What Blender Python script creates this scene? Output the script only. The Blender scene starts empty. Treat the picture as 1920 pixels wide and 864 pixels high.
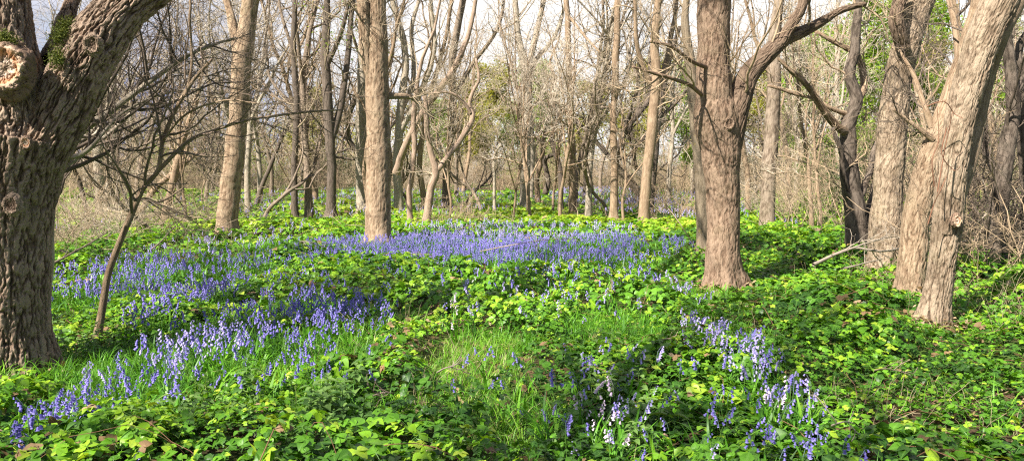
import bpy, math, random
import numpy as np
from mathutils import Vector

# ------------------------------------------------------------------ camera, sky, sun, exposure
scene = bpy.context.scene
COL = scene.collection
F, CX, CY, H = 1478.0, 960.0, 432.0, 1.5
PITCH = math.atan2(102.0, F)
cam_d = bpy.data.cameras.new('camera')
cam_d.sensor_width = 36.0
cam_d.lens = 36.0 * F / 1920.0
cam_d.clip_end = 2000.0
cam_d.clip_start = 0.05
cam = bpy.data.objects.new('camera', cam_d)
COL.objects.link(cam)
cam.location = (0, 0, H)
cam.rotation_euler = (math.pi / 2 - PITCH, 0, 0)
scene.camera = cam

SUN_EL, SUN_AZ = math.radians(45), math.radians(225)      # azimuth clockwise from +Y: behind the camera, to the left
to_sun = Vector((math.sin(SUN_AZ) * math.cos(SUN_EL), math.cos(SUN_AZ) * math.cos(SUN_EL), math.sin(SUN_EL)))
sd = bpy.data.lights.new('sun', 'SUN')
sd.energy = 5.0
sd.angle = math.radians(0.55)
sd.color = (1.0, 0.94, 0.83)
sun = bpy.data.objects.new('sun', sd)
COL.objects.link(sun)
sun.rotation_euler = to_sun.to_track_quat('Z', 'Y').to_euler()

world = bpy.data.worlds.new('World')
scene.world = world
world.use_nodes = True
wn, wl = world.node_tree.nodes, world.node_tree.links
wn.clear()
wo = wn.new('ShaderNodeOutputWorld')
sky = wn.new('ShaderNodeTexSky')
sky.sky_type = 'NISHITA'
sky.sun_disc = False
sky.sun_elevation = SUN_EL
sky.sun_rotation = SUN_AZ
bg = wn.new('ShaderNodeBackground')
bg.inputs[1].default_value = 0.05
wl.new(sky.outputs[0], bg.inputs[0])
wtc = wn.new('ShaderNodeTexCoord')
wmap = wn.new('ShaderNodeMapping')
wmap.inputs['Scale'].default_value = (1.6, 1.6, 4.5)
wl.new(wtc.outputs['Generated'], wmap.inputs[0])
wno = wn.new('ShaderNodeTexNoise')
wno.inputs['Scale'].default_value = 2.2
wno.inputs['Detail'].default_value = 7
wno.inputs['Roughness'].default_value = 0.55
wno.inputs['Distortion'].default_value = 0.3
wl.new(wmap.outputs[0], wno.inputs['Vector'])
wsep = wn.new('ShaderNodeSeparateXYZ')
wl.new(wtc.outputs['Generated'], wsep.inputs[0])
# banks of white cloud ahead (+Y), clearer behind; darker slate-blue cloud low towards the left
def wmath(op, a, b=None, c=None):
    n = wn.new('ShaderNodeMath'); n.operation = op
    for i, v in enumerate((a, b, c)):
        if v is None: continue
        if isinstance(v, (int, float)): n.inputs[i].default_value = v
        else: wl.new(v, n.inputs[i])
    return n.outputs[0]
cov = wmath('MULTIPLY_ADD', wsep.outputs['Y'], 0.55, wno.outputs[0])
covr = wn.new('ShaderNodeMapRange')
covr.inputs['From Min'].default_value = 0.55
covr.inputs['From Max'].default_value = 0.85
wl.new(cov, covr.inputs[0])
dark = wmath('MULTIPLY_ADD', wsep.outputs['X'], -1.25, wmath('MULTIPLY', wno.outputs[0], 1.0))
darkr = wn.new('ShaderNodeMapRange')
darkr.inputs['From Min'].default_value = 0.66
darkr.inputs['From Max'].default_value = 0.98
wl.new(dark, darkr.inputs[0])
lowr = wn.new('ShaderNodeMapRange')
lowr.inputs['From Min'].default_value = 0.26
lowr.inputs['From Max'].default_value = 0.10
wl.new(wsep.outputs['Z'], lowr.inputs[0])
dk = wmath('MULTIPLY', darkr.outputs[0], lowr.outputs[0])
cmix = wn.new('ShaderNodeMix'); cmix.data_type = 'RGBA'
cmix.inputs['A'].default_value = (1.0, 1.0, 1.0, 1)
cmix.inputs['B'].default_value = (0.20, 0.24, 0.45, 1)
wl.new(dk, cmix.inputs['Factor'])
cbg = wn.new('ShaderNodeBackground')
cbg.inputs[1].default_value = 0.44
wl.new(cmix.outputs['Result'], cbg.inputs[0])
wmx = wn.new('ShaderNodeMixShader')
wl.new(covr.outputs[0], wmx.inputs[0])
wl.new(bg.outputs[0], wmx.inputs[1])
wl.new(cbg.outputs[0], wmx.inputs[2])
wl.new(wmx.outputs[0], wo.inputs[0])

scene.view_settings.view_transform = 'Standard'
scene.view_settings.look = 'None'
scene.view_settings.exposure = 1.5
scene.view_settings.gamma = 1.0
scene.view_settings.use_curve_mapping = False
cy = scene.cycles
cy.max_bounces = 6
cy.diffuse_bounces = 3
cy.glossy_bounces = 2
cy.transmission_bounces = 3
cy.transparent_max_bounces = 4
cy.sample_clamp_indirect = 6.0
cy.use_denoising = False
cy.filter_width = 1.2 if hasattr(cy, 'filter_width') else None

# ------------------------------------------------------------------ numeric helpers
RNG = np.random.default_rng(7)

def hash3(ix, iy, iz, seed=0):
    h = (ix.astype(np.int64) * 374761393 + iy.astype(np.int64) * 668265263 + iz.astype(np.int64) * 2147483647 + seed * 974711) & 0xFFFFFFFF
    h = ((h ^ (h >> 13)) * 1274126177) & 0xFFFFFFFF
    h = (h ^ (h >> 16)) & 0xFFFFFF
    return h / float(0xFFFFFF)

def vnoise(p, seed=0):
    """smooth value noise, p (...,3) -> 0..1"""
    i = np.floor(p); f = p - i; i = i.astype(np.int64)
    u = f * f * (3 - 2 * f)
    r = 0
    for dx in (0, 1):
        for dy in (0, 1):
            for dz in (0, 1):
                w = (u[..., 0] if dx else 1 - u[..., 0]) * (u[..., 1] if dy else 1 - u[..., 1]) * (u[..., 2] if dz else 1 - u[..., 2])
                r = r + w * hash3(i[..., 0] + dx, i[..., 1] + dy, i[..., 2] + dz, seed)
    return r

def fbm(p, oct=4, seed=0, gain=0.5):
    a, s, r, t = 1.0, 1.0, 0, 0
    for o in range(oct):
        r = r + a * vnoise(p * s + o * 17.3, seed + o); t += a
        a *= gain; s *= 2.03
    return r / t

def n2(x, y, scale, seed=0, oct=2):
    p = np.stack([np.asarray(x) / scale, np.asarray(y) / scale, np.zeros_like(np.asarray(x, float))], -1)
    return fbm(p, oct, seed)

def worley(p, seed=0):
    """F2-F1 of jittered cells: 0 on the cracks between plates"""
    i = np.floor(p).astype(np.int64)
    f1 = np.full(p.shape[:-1], 9.0); f2 = f1.copy()
    for dx in (-1, 0, 1):
        for dy in (-1, 0, 1):
            for dz in (-1, 0, 1):
                c = i + np.array([dx, dy, dz])
                q = np.stack([hash3(c[..., 0], c[..., 1], c[..., 2], seed + k) for k in (1, 2, 3)], -1) + c
                d = np.sqrt(((q - p) ** 2).sum(-1))
                f2 = np.minimum(f2, np.maximum(f1, d)); f1 = np.minimum(f1, d)
    return f2 - f1

def sst(a, b, x):
    t = np.clip((x - a) / (b - a), 0, 1)
    return t * t * (3 - 2 * t)

def norm(v):
    return v / np.maximum(np.linalg.norm(v, axis=-1, keepdims=True), 1e-9)

def ray(px, py):
    u, v = (px - CX) / F, (CY - py) / F
    c, s = math.cos(PITCH), math.sin(PITCH)
    return np.array([u, c + v * s, -s + v * c])
def P(px, py, depth):
    r = ray(px, py)
    r = r / r[1] * depth
    return np.array([r[0], r[1], r[2] + H])
def G(px, py, z=0.0):
    r = ray(px, py)
    r = r * ((z - H) / r[2])
    return np.array([r[0], r[1], z])
def project(p):
    p = np.asarray(p, float); x, y, z = p[..., 0], p[..., 1], p[..., 2] - H
    c, s = math.cos(PITCH), math.sin(PITCH)
    dd = y * c - z * s; v = y * s + z * c
    return CX + F * x / dd, CY - F * v / dd

# ------------------------------------------------------------------ mesh accumulation
class MB:
    """collects geometry with per-point attributes, builds ONE mesh object"""
    def __init__(s):
        s.v = []; s.lt = []; s.li = []; s.mi = []; s.rnd = []; s.aux = []; s.bk = []; s.n = 0
    def add(s, v, lt, li, mi=None, rnd=None, aux=None, bk=None):
        v = np.asarray(v, np.float32).reshape(-1, 3); n = len(v)
        s.v.append(v); s.lt.append(np.asarray(lt, np.int32)); s.li.append(np.asarray(li, np.int64) + s.n)
        s.mi.append(np.zeros(len(lt), np.int32) if mi is None else np.asarray(mi, np.int32))
        s.rnd.append(np.zeros(n, np.float32) if rnd is None else np.broadcast_to(np.asarray(rnd, np.float32), (n,)))
        s.aux.append(np.zeros(n, np.float32) if aux is None else np.broadcast_to(np.asarray(aux, np.float32), (n,)))
        s.bk.append(v if bk is None else np.asarray(bk, np.float32).reshape(-1, 3))
        s.n += n
    def mesh(s, name, mats, smooth=True):
        me = bpy.data.meshes.new(name)
        v = np.concatenate(s.v); lt = np.concatenate(s.lt); li = np.concatenate(s.li)
        me.vertices.add(len(v)); me.vertices.foreach_set('co', v.ravel())
        me.loops.add(len(li)); me.loops.foreach_set('vertex_index', li.astype(np.int32))
        me.polygons.add(len(lt))
        ls = np.zeros(len(lt), np.int32); ls[1:] = np.cumsum(lt)[:-1]
        me.polygons.foreach_set('loop_start', ls)
        me.polygons.foreach_set('material_index', np.concatenate(s.mi))
        me.polygons.foreach_set('use_smooth', np.full(len(lt), smooth))
        for nm, arr in (('rnd', s.rnd), ('aux', s.aux)):
            a = me.attributes.new(nm, 'FLOAT', 'POINT'); a.data.foreach_set('value', np.concatenate(arr))
        a = me.attributes.new('bk', 'FLOAT_VECTOR', 'POINT'); a.data.foreach_set('vector', np.concatenate(s.bk).ravel())
        me.update(calc_edges=True)
        for m in (mats if isinstance(mats, (list, tuple)) else [mats]): me.materials.append(m)
        return me
    def build(s, name, mats, parent=None, loc=None, smooth=True):
        o = bpy.data.objects.new(name, s.mesh(name, mats, smooth))
        COL.objects.link(o)
        if parent is not None: o.parent = parent
        if loc is not None: o.location = loc
        return o

def tag(o, label=None, cat=None, group=None, kind=None):
    for k, v in (('label', label), ('category', cat), ('group', group), ('kind', kind)):
        if v: o[k] = v
    return o
def empty(name, loc, label, cat, group=None):
    o = bpy.data.objects.new(name, None); COL.objects.link(o); o.location = tuple(loc)
    o.empty_display_size = 0.2
    return tag(o, label, cat, group)
def copy_tree(o, parent=None):
    c = o.copy(); COL.objects.link(c)
    if parent is not None: c.parent = parent
    for ch in o.children: copy_tree(ch, c)
    return c

def tubes(mb, Pt, R, ns=5, mi=0, rnd=None, disp=None, cap=True, aux=None, seed=0, bks=1.0, lobes=0.0):
    """N tubes at once: Pt (N,K,3), R (N,K)"""
    Pt = np.asarray(Pt, float); R = np.asarray(R, float)
    if Pt.ndim == 2: Pt = Pt[None]; R = R[None]
    N, K, _ = Pt.shape
    if N == 0: return
    T = np.empty_like(Pt); T[:, 1:-1] = Pt[:, 2:] - Pt[:, :-2]; T[:, 0] = Pt[:, 1] - Pt[:, 0]; T[:, -1] = Pt[:, -1] - Pt[:, -2]
    T = norm(T); m = norm(Pt[:, -1] - Pt[:, 0])
    ref = np.cross(m, np.array([0.37, 0.83, 0.21])); bad = np.linalg.norm(ref, axis=-1) < 0.2
    ref[bad] = np.cross(m[bad], np.array([1.0, 0, 0])); ref = norm(ref)[:, None, :]
    U = norm(ref - (ref * T).sum(-1, keepdims=True) * T); W = np.cross(T, U)
    a = np.arange(ns) * 2 * math.pi / ns
    ca, sa = np.cos(a), np.sin(a)
    D = U[:, :, None, :] * ca[None, None, :, None] + W[:, :, None, :] * sa[None, None, :, None]
    L = np.concatenate([np.zeros((N, 1)), np.cumsum(np.linalg.norm(np.diff(Pt, axis=1), axis=-1), 1)], 1)
    off = (np.arange(N) * 3.71)[:, None, None] + seed * 1.37
    RR = np.broadcast_to(R[:, :, None], (N, K, ns)).copy()
    bk = np.stack([ca * RR + off, sa * RR + off * 0.3, np.broadcast_to(L[:, :, None], (N, K, ns)) + off], -1) * bks
    x = None
    if lobes:
        nz = fbm(np.stack([ca * 1.9 + seed, sa * 1.9, ca * 0 + seed * .7], -1), 2, 4)
        RR = RR * (1 + lobes * np.exp(-(L / 0.36) ** 2)[:, :, None] * np.clip((nz - .38) * 3.2, -.1, 1.1)[None, None, :])
    if disp is not None:
        dd_, x = disp(bk, RR); RR = RR + dd_; x = x.ravel()
    V = Pt[:, :, None, :] + D * RR[..., None]
    idx = np.arange(N * K * ns).reshape(N, K, ns)
    q = np.stack([idx[:, :-1, :], np.roll(idx, -1, 2)[:, :-1, :], np.roll(idx, -1, 2)[:, 1:, :], idx[:, 1:, :]], -1).reshape(-1, 4)
    lt = np.full(len(q), 4); li = q.ravel()
    if cap:
        lt = np.concatenate([lt, np.full(N, ns)]); li = np.concatenate([li, idx[:, -1, :].ravel()])
    r = None if rnd is None else np.repeat(np.broadcast_to(np.asarray(rnd, float), (N,)), K * ns)
    if aux is not None: x = np.broadcast_to(np.asarray(aux)[None, :, None], (N, K, ns)).ravel()
    mb.add(V.reshape(-1, 3), lt, li, np.full(len(lt), mi), r, 0.62 if x is None else x, bk.reshape(-1, 3))

def smooth_path(pts, rad, step=0.12, wob=0.0, seed=0):
    """Catmull-Rom through control points, even-ish resampling"""
    pts = np.asarray(pts, float); rad = np.asarray(rad, float); n = len(pts)
    ext = np.vstack([2 * pts[0] - pts[1], pts, 2 * pts[-1] - pts[-2]])
    rex = np.concatenate([[rad[0]], rad, [rad[-1]]])
    out, ro = [], []
    for i in range(n - 1):
        p0, p1, p2, p3 = ext[i:i + 4]; r0, r1, r2, r3 = rex[i:i + 4]
        m = max(2, int(np.linalg.norm(p2 - p1) / step))
        t = np.linspace(0, 1, m, endpoint=False)[:, None]
        out.append(0.5 * (2 * p1 + (p2 - p0) * t + (2 * p0 - 5 * p1 + 4 * p2 - p3) * t ** 2 + (3 * p1 - p0 - 3 * p2 + p3) * t ** 3))
        tt = t[:, 0]; ro.append(r1 + (r2 - r1) * (tt * tt * (3 - 2 * tt)))
    out.append(pts[-1:]); ro.append(rad[-1:])
    p = np.vstack(out); r = np.concatenate(ro)
    if wob:
        s = np.arange(len(p)) * step
        for k in range(3):
            p[:, k] += wob * (fbm(np.stack([s * 1.7, s * 0 + k * 9.1, s * 0 + seed], -1), 3, seed) - 0.5) * 2 * sst(0, 0.5, s)
    return p, r

def resample(Pt, R, K):
    """resample one polyline to K points"""
    L = np.concatenate([[0], np.cumsum(np.linalg.norm(np.diff(Pt, axis=0), axis=-1))])
    t = np.linspace(0, L[-1], K)
    return np.stack([np.interp(t, L, Pt[:, k]) for k in range(3)], -1), np.interp(t, L, R)

def spawn(Pt, R, m, rng, t0=0.3, t1=0.98, ang=(35, 65), length=1.0, lvar=0.35, taper_len=0.5, K=6, wander=0.2, up=0.08,
          rmax=0.6, rscale=0.012, rmin=0.0022, flat=1.0):
    """children of every polyline in (N,K,3): returns (N*m,K,3),(N*m,K)"""
    N, Kp, _ = Pt.shape
    t = (np.arange(m)[None, :] + rng.random((N, m))) / m * (t1 - t0) + t0
    f = t * (Kp - 1); i = np.minimum(f.astype(int), Kp - 2); f = f - i
    ar = np.arange(N)[:, None]
    st = Pt[ar, i] * (1 - f[..., None]) + Pt[ar, i + 1] * f[..., None]
    pr = R[ar, i] * (1 - f) + R[ar, i + 1] * f
    tan = norm(Pt[ar, i + 1] - Pt[ar, i])
    rv = rng.normal(size=tan.shape); rv[..., 2] *= flat
    perp = norm(rv - (rv * tan).sum(-1, keepdims=True) * tan)
    a = np.radians(rng.uniform(ang[0], ang[1], (N, m)))[..., None]
    d = tan * np.cos(a) + perp * np.sin(a)
    L = length * (1 + rng.uniform(-lvar, lvar, (N, m))) * (1 - taper_len * (t - t0) / max(t1 - t0, 1e-3))
    out = [st]; p = st; kick = rng.normal(size=d.shape) * wander * 0.5
    for k in range(1, K):
        d = norm(d + rng.normal(size=d.shape) * wander + kick * 0.3 + np.array([0, 0, up]))
        p = p + d * (L / (K - 1))[..., None]; out.append(p)
    Q = np.stack(out, 2).reshape(N * m, K, 3)
    r0 = np.minimum(pr * rmax, L * rscale + rmin).reshape(-1)
    rr = np.maximum(r0[:, None] * np.linspace(1, 0.25, K)[None, :] ** 0.9, rmin * 0.8)
    return Q, rr

# ------------------------------------------------------------------ materials
class NT:
    def __init__(s, name):
        s.m = bpy.data.materials.new(name); s.m.use_nodes = True
        s.n = s.m.node_tree.nodes; s.l = s.m.node_tree.links; s.n.clear()
        s.out = s.n.new('ShaderNodeOutputMaterial')
    def nd(s, t, ins=None, **kw):
        n = s.n.new(t)
        for k, v in kw.items(): setattr(n, k, v)
        for k, v in (ins or {}).items():
            if isinstance(v, bpy.types.NodeSocket): s.l.new(v, n.inputs[k])
            else: n.inputs[k].default_value = v
        return n
    def math(s, op, *a):
        n = s.nd('ShaderNodeMath', operation=op)
        for i, v in enumerate(a):
            if isinstance(v, bpy.types.NodeSocket): s.l.new(v, n.inputs[i])
            else: n.inputs[i].default_value = v
        return n.outputs[0]
    def ramp(s, fac, stops, interp='LINEAR'):
        n = s.nd('ShaderNodeValToRGB', {'Fac': fac}); r = n.color_ramp; r.interpolation = interp
        while len(r.elements) < len(stops): r.elements.new(0.5)
        for e, (p, c) in zip(r.elements, stops):
            e.position = p; e.color = (*c, 1) if len(c) == 3 else c
        return n.outputs[0]
    def mix(s, f, a, b, mode='MIX'):
        n = s.nd('ShaderNodeMix', data_type='RGBA', blend_type=mode)
        for k, v in (('Factor', f), ('A', a), ('B', b)):
            if isinstance(v, bpy.types.NodeSocket): s.l.new(v, n.inputs[k])
            else: n.inputs[k].default_value = v if k == 'Factor' else (*v, 1)
        return n.outputs['Result']
    def attr(s, name, vec=False):
        n = s.nd('ShaderNodeAttribute', attribute_name=name)
        return n.outputs['Vector'] if vec else n.outputs['Fac']
    def noise(s, vec, scale, detail=4, rough=0.55, dist=0.0):
        return s.nd('ShaderNodeTexNoise', {'Vector': vec, 'Scale': scale, 'Detail': detail, 'Roughness': rough, 'Distortion': dist}).outputs[0]

def bark_mat(name, c_dark, c_mid, c_light, scale=14.0, stretch=0.28, bump=0.6, lichen=None, lich_amt=0.25, patch=None, cw=0.55):
    s = NT(name)
    bk = s.attr('bk', True)
    mp = s.nd('ShaderNodeMapping', {'Vector': bk, 'Scale': (1, 1, stretch * 0.6)}).outputs[0]
    wn_ = s.nd('ShaderNodeTexNoise', {'Vector': mp, 'Scale': scale * 0.6, 'Detail': 3.0})
    wv = s.nd('ShaderNodeVectorMath', {0: wn_.outputs[1], 1: (0.10, 0.10, 0.10)}, operation='MULTIPLY').outputs[0]
    dv = s.nd('ShaderNodeVectorMath', {0: mp, 1: wv}, operation='ADD').outputs[0]
    fur = s.noise(dv, scale * 0.9, 2.5, 0.5)
    crack = s.nd('ShaderNodeMapRange', {'Value': s.math('ABSOLUTE', s.math('SUBTRACT', fur, 0.5)), 'From Min': 0.0, 'From Max': 0.085}).outputs[0]
    crack = s.math('ADD', s.math('MULTIPLY', crack, 0.45), s.math('MULTIPLY', s.attr('aux'), 0.75))
    fine = s.nd('ShaderNodeTexNoise', {'Vector': s.nd('ShaderNodeMapping', {'Vector': bk, 'Scale': (1, 1, 0.35)}).outputs[0], 'Scale': scale * 5.5, 'Detail': 7.0, 'Roughness': 0.72}).outputs[0]
    big = s.noise(bk, 1.6, 3)
    h = s.math('MULTIPLY_ADD', fine, 1.35 - cw, s.math('MULTIPLY', crack, cw))
    base = s.ramp(h, [(0.32, c_dark), (0.62, c_mid), (0.98, c_light)])
    base = s.mix(s.math('MULTIPLY', big, 0.5), base, tuple(x * 0.55 for x in c_mid))
    alg = s.nd('ShaderNodeMapRange', {'Value': s.noise(bk, 3.7, 6, 0.7), 'From Min': 0.52, 'From Max': 0.72, 'To Max': 0.42}).outputs[0]
    base = s.mix(alg, base, (c_mid[0] * 0.50, c_mid[1] * 0.66, c_mid[2] * 0.45))
    wht = s.nd('ShaderNodeMapRange', {'Value': s.noise(bk, 7.3, 6, 0.75), 'From Min': 0.60, 'From Max': 0.74, 'To Max': 0.30}).outputs[0]
    base = s.mix(wht, base, tuple(min(.6, x * 1.15 + .03) for x in c_light))
    if patch:                                     # drifts of another bark colour (algae, weathering)
        f = s.nd('ShaderNodeMapRange', {'Value': s.noise(bk, 2.7, 5, 0.6), 'From Min': 0.5, 'From Max': 0.68, 'To Max': 0.75}).outputs[0]
        base = s.mix(f, base, patch)
    if lichen:
        f = s.nd('ShaderNodeMapRange', {'Value': s.noise(bk, 9.0, 6, 0.7), 'From Min': 0.62 - lich_amt * 0.3, 'From Max': 0.78 - lich_amt * 0.3, 'To Max': 0.8}).outputs[0]
        base = s.mix(f, base, lichen)
    bmp = s.nd('ShaderNodeBump', {'Strength': bump, 'Distance': 0.02, 'Height': h}).outputs[0]
    p = s.nd('ShaderNodeBsdfPrincipled', {'Base Color': base, 'Roughness': 0.88, 'Specular IOR Level': 0.22, 'Normal': bmp})
    s.l.new(p.outputs[0], s.out.inputs[0])
    return s.m

def simple_bark(name, c_a, c_b, bump=0.4, sc=30):
    s = NT(name)
    bk = s.attr('bk', True)
    mp = s.nd('ShaderNodeMapping', {'Vector': bk, 'Scale': (1, 1, 0.25)}).outputs[0]
    n = s.noise(mp, sc, 4, 0.65)
    g = s.noise(bk, 1.1, 2)
    base = s.ramp(s.math('MULTIPLY_ADD', n, 0.7, s.math('MULTIPLY', g, 0.4)), [(0.3, c_a), (0.75, c_b)])
    p = s.nd('ShaderNodeBsdfPrincipled', {'Base Color': base, 'Roughness': 0.85, 'Specular IOR Level': 0.25})
    if bump:
        s.l.new(s.nd('ShaderNodeBump', {'Strength': bump, 'Distance': 0.01, 'Height': n}).outputs[0], p.inputs['Normal'])
    s.l.new(p.outputs[0], s.out.inputs[0])
    return s.m

def leaf_mat(name, stops, trans=0.35, rough=0.42, spec=0.35, vein=True, tint=(1.15, 1.1, 0.5)):
    s = NT(name)
    r = s.attr('rnd')
    base = s.ramp(r, stops)
    if vein:
        a = s.attr('aux')
        base = s.mix(s.math('MULTIPLY', s.math('SUBTRACT', 1.0, s.nd('ShaderNodeMapRange', {'Value': a, 'From Min': 0.0, 'From Max': 0.35}).outputs[0]), 0.35), base, (0.22, 0.42, 0.08))
    geo = s.nd('ShaderNodeNewGeometry').outputs['Position']
    nz = s.noise(geo, 38.0, 2)
    base = s.mix(s.math('MULTIPLY', nz, 0.45), base, (0.03, 0.075, 0.012))
    p = s.nd('ShaderNodeBsdfPrincipled', {'Base Color': base, 'Roughness': rough, 'Specular IOR Level': spec})
    tc = s.mix(1.0, base, tint, 'MULTIPLY')
    t = s.nd('ShaderNodeBsdfTranslucent', {'Color': tc})
    m = s.nd('ShaderNodeMixShader', {0: trans, 1: p.outputs[0], 2: t.outputs[0]})
    s.l.new(m.outputs[0], s.out.inputs[0])
    return s.m

M = {}
M['oak'] = bark_mat('oak_bark', (0.016, 0.010, 0.007), (0.165, 0.105, 0.072), (0.39, 0.285, 0.21), 16, 0.30, 1.0, cw=0.75)
M['oak2'] = bark_mat('brown_oak_bark', (0.05, 0.034, 0.024), (0.17, 0.108, 0.072), (0.34, 0.24, 0.17), 21, 0.24, 0.8)
M['ash'] = bark_mat('fawn_bark', (0.018, 0.011, 0.007), (0.215, 0.14, 0.088), (0.43, 0.32, 0.22), 21, 0.20, 0.8, patch=(0.17, 0.115, 0.075))
M['ash2'] = bark_mat('grey_furrowed_bark', (0.016, 0.011, 0.008), (0.195, 0.136, 0.091), (0.42, 0.325, 0.235), 18, 0.22, 1.0, patch=(0.115, 0.08, 0.052), cw=0.6)
M['pale'] = bark_mat('pale_bark', (0.07, 0.055, 0.042), (0.27, 0.215, 0.16), (0.47, 0.41, 0.33), 18, 0.3, 0.5)
M['darkbark'] = bark_mat('dark_bark', (0.014, 0.011, 0.009), (0.07, 0.052, 0.040), (0.19, 0.15, 0.12), 22, 0.25, 0.7)
M['midbark'] = bark_mat('brown_bark', (0.02, 0.014, 0.01), (0.145, 0.105, 0.075), (0.33, 0.26, 0.20), 20, 0.25, 0.7)
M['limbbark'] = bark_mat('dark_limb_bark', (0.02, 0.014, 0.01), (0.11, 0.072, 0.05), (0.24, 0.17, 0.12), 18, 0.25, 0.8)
M['redbark'] = bark_mat('red_brown_bark', (0.04, 0.026, 0.018), (0.24, 0.16, 0.115), (0.44, 0.33, 0.25), 22, 0.25, 0.6)
M['lichenbark'] = bark_mat('lichen_bark', (0.035, 0.028, 0.02), (0.17, 0.125, 0.085), (0.35, 0.28, 0.2), 22, 0.25, 0.6, lichen=(0.40, 0.29, 0.04), lich_amt=0.12)
M['twig'] = simple_bark('twig_bark', (0.09, 0.065, 0.042), (0.48, 0.38, 0.26), 0)
M['twigdark'] = simple_bark('dark_twig_bark', (0.03, 0.023, 0.018), (0.17, 0.13, 0.10), 0)
M['twigmid'] = simple_bark('grey_brown_twig_bark', (0.05, 0.036, 0.027), (0.27, 0.20, 0.15), 0)
M['twigpale'] = simple_bark('pale_twig_bark', (0.25, 0.20, 0.155), (0.62, 0.53, 0.42), 0)
M['twigbrown'] = simple_bark('brown_twig_bark', (0.15, 0.10, 0.062), (0.48, 0.36, 0.24), 0)
M['deadwood'] = simple_bark('silvery_dead_wood', (0.13, 0.10, 0.08), (0.42, 0.36, 0.29), 0.3)
M['redvine'] = simple_bark('red_brown_stem', (0.10, 0.04, 0.025), (0.27, 0.14, 0.085), 0)
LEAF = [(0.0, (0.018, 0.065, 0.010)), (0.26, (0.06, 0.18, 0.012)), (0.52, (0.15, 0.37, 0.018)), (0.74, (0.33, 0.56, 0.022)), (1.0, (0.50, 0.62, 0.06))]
M['leaf'] = leaf_mat('bramble_leaf', LEAF)
M['leaffar'] = leaf_mat('bramble_leaf_far', [(a, tuple(min(1, x * 1.1) for x in c)) for a, c in LEAF], vein=False)
M['nettle'] = leaf_mat('nettle_leaf', [(0, (0.07, 0.17, 0.035)), (1, (0.24, 0.38, 0.10))], rough=0.6)
M['grass'] = leaf_mat('grass_blade', [(0, (0.04, 0.13, 0.012)), (0.5, (0.12, 0.36, 0.018)), (0.9, (0.26, 0.50, 0.03)), (1.0, (0.45, 0.42, 0.20))], trans=0.3, rough=0.45, vein=False)
M['bud'] = leaf_mat('spring_leaf', [(0, (0.16, 0.32, 0.02)), (1, (0.42, 0.55, 0.06))], trans=0.5, rough=0.5, vein=False)
M['budgold'] = leaf_mat('golden_spring_leaf', [(0, (0.26, 0.27, 0.04)), (1, (0.50, 0.46, 0.08))], trans=0.5, rough=0.5, vein=False)
M['evergreen'] = leaf_mat('dull_green_leaf', [(0, (0.035, 0.07, 0.018)), (1, (0.13, 0.19, 0.05))], trans=0.3, rough=0.5, vein=False)
M['dryleaf'] = leaf_mat('dead_leaf', [(0, (0.10, 0.05, 0.025)), (0.6, (0.30, 0.17, 0.09)), (1, (0.52, 0.38, 0.24))], trans=0.15, rough=0.7, vein=False, tint=(1, .9, .7))
M['straw'] = leaf_mat('dry_stem', [(0, (0.26, 0.19, 0.11)), (1, (0.58, 0.47, 0.30))], trans=0.2, rough=0.6, vein=False, tint=(1, .95, .8))
M['moss'] = leaf_mat('moss', [(0, (0.04, 0.06, 0.008)), (1, (0.17, 0.18, 0.02))], trans=0.2, rough=0.8, vein=False)

def petal_mat(name, a, b, tip):
    s = NT(name)
    base = s.mix(s.attr('rnd'), a, b)
    base = s.mix(s.math('MULTIPLY', s.attr('aux'), 0.55), base, tip)
    p = s.nd('ShaderNodeBsdfPrincipled', {'Base Color': base, 'Roughness': 0.5, 'Specular IOR Level': 0.3})
    t = s.nd('ShaderNodeBsdfTranslucent', {'Color': base})
    m = s.nd('ShaderNodeMixShader', {0: 0.35, 1: p.outputs[0], 2: t.outputs[0]})
    s.l.new(m.outputs[0], s.out.inputs[0])
    return s.m
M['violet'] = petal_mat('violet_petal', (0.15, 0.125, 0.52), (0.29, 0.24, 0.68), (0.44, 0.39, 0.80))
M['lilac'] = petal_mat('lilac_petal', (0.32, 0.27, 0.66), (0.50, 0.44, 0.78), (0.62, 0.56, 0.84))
M['blush'] = petal_mat('blush_petal', (0.66, 0.46, 0.70), (0.82, 0.68, 0.80), (0.9, 0.82, 0.86))
M['white'] = petal_mat('white_petal', (0.80, 0.80, 0.80), (0.85, 0.85, 0.82), (0.85, 0.85, 0.85))
M['stem'] = leaf_mat('flower_stem', [(0, (0.07, 0.18, 0.03)), (1, (0.15, 0.30, 0.05))], trans=0.15, vein=False)

def ground_mat():
    s = NT('woodland_floor')
    pos = s.nd('ShaderNodeNewGeometry').outputs['Position']
    n1 = s.noise(pos, 0.35, 5, 0.6)
    n2_ = s.noise(pos, 22.0, 6, 0.7)
    n3 = s.noise(pos, 3.0, 4, 0.6)
    soil = s.ramp(n2_, [(0.3, (0.025, 0.017, 0.011)), (0.55, (0.085, 0.055, 0.034)), (0.75, (0.21, 0.145, 0.09))])
    green = s.ramp(n2_, [(0.3, (0.02, 0.055, 0.008)), (0.6, (0.07, 0.16, 0.02)), (0.8, (0.13, 0.24, 0.03))])
    f = s.nd('ShaderNodeMapRange', {'Value': s.math('ADD', n1, s.math('MULTIPLY', n3, 0.4)), 'From Min': 0.62, 'From Max': 0.78}).outputs[0]
    base = s.mix(s.math('MULTIPLY', f, 0.8), soil, green)
    b = s.nd('ShaderNodeBump', {'Strength': 0.8, 'Distance': 0.03, 'Height': n2_}).outputs[0]
    p = s.nd('ShaderNodeBsdfPrincipled', {'Base Color': base, 'Roughness': 0.95, 'Specular IOR Level': 0.1, 'Normal': b})
    s.l.new(p.outputs[0], s.out.inputs[0])
    return s.m
M['ground'] = ground_mat()

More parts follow.
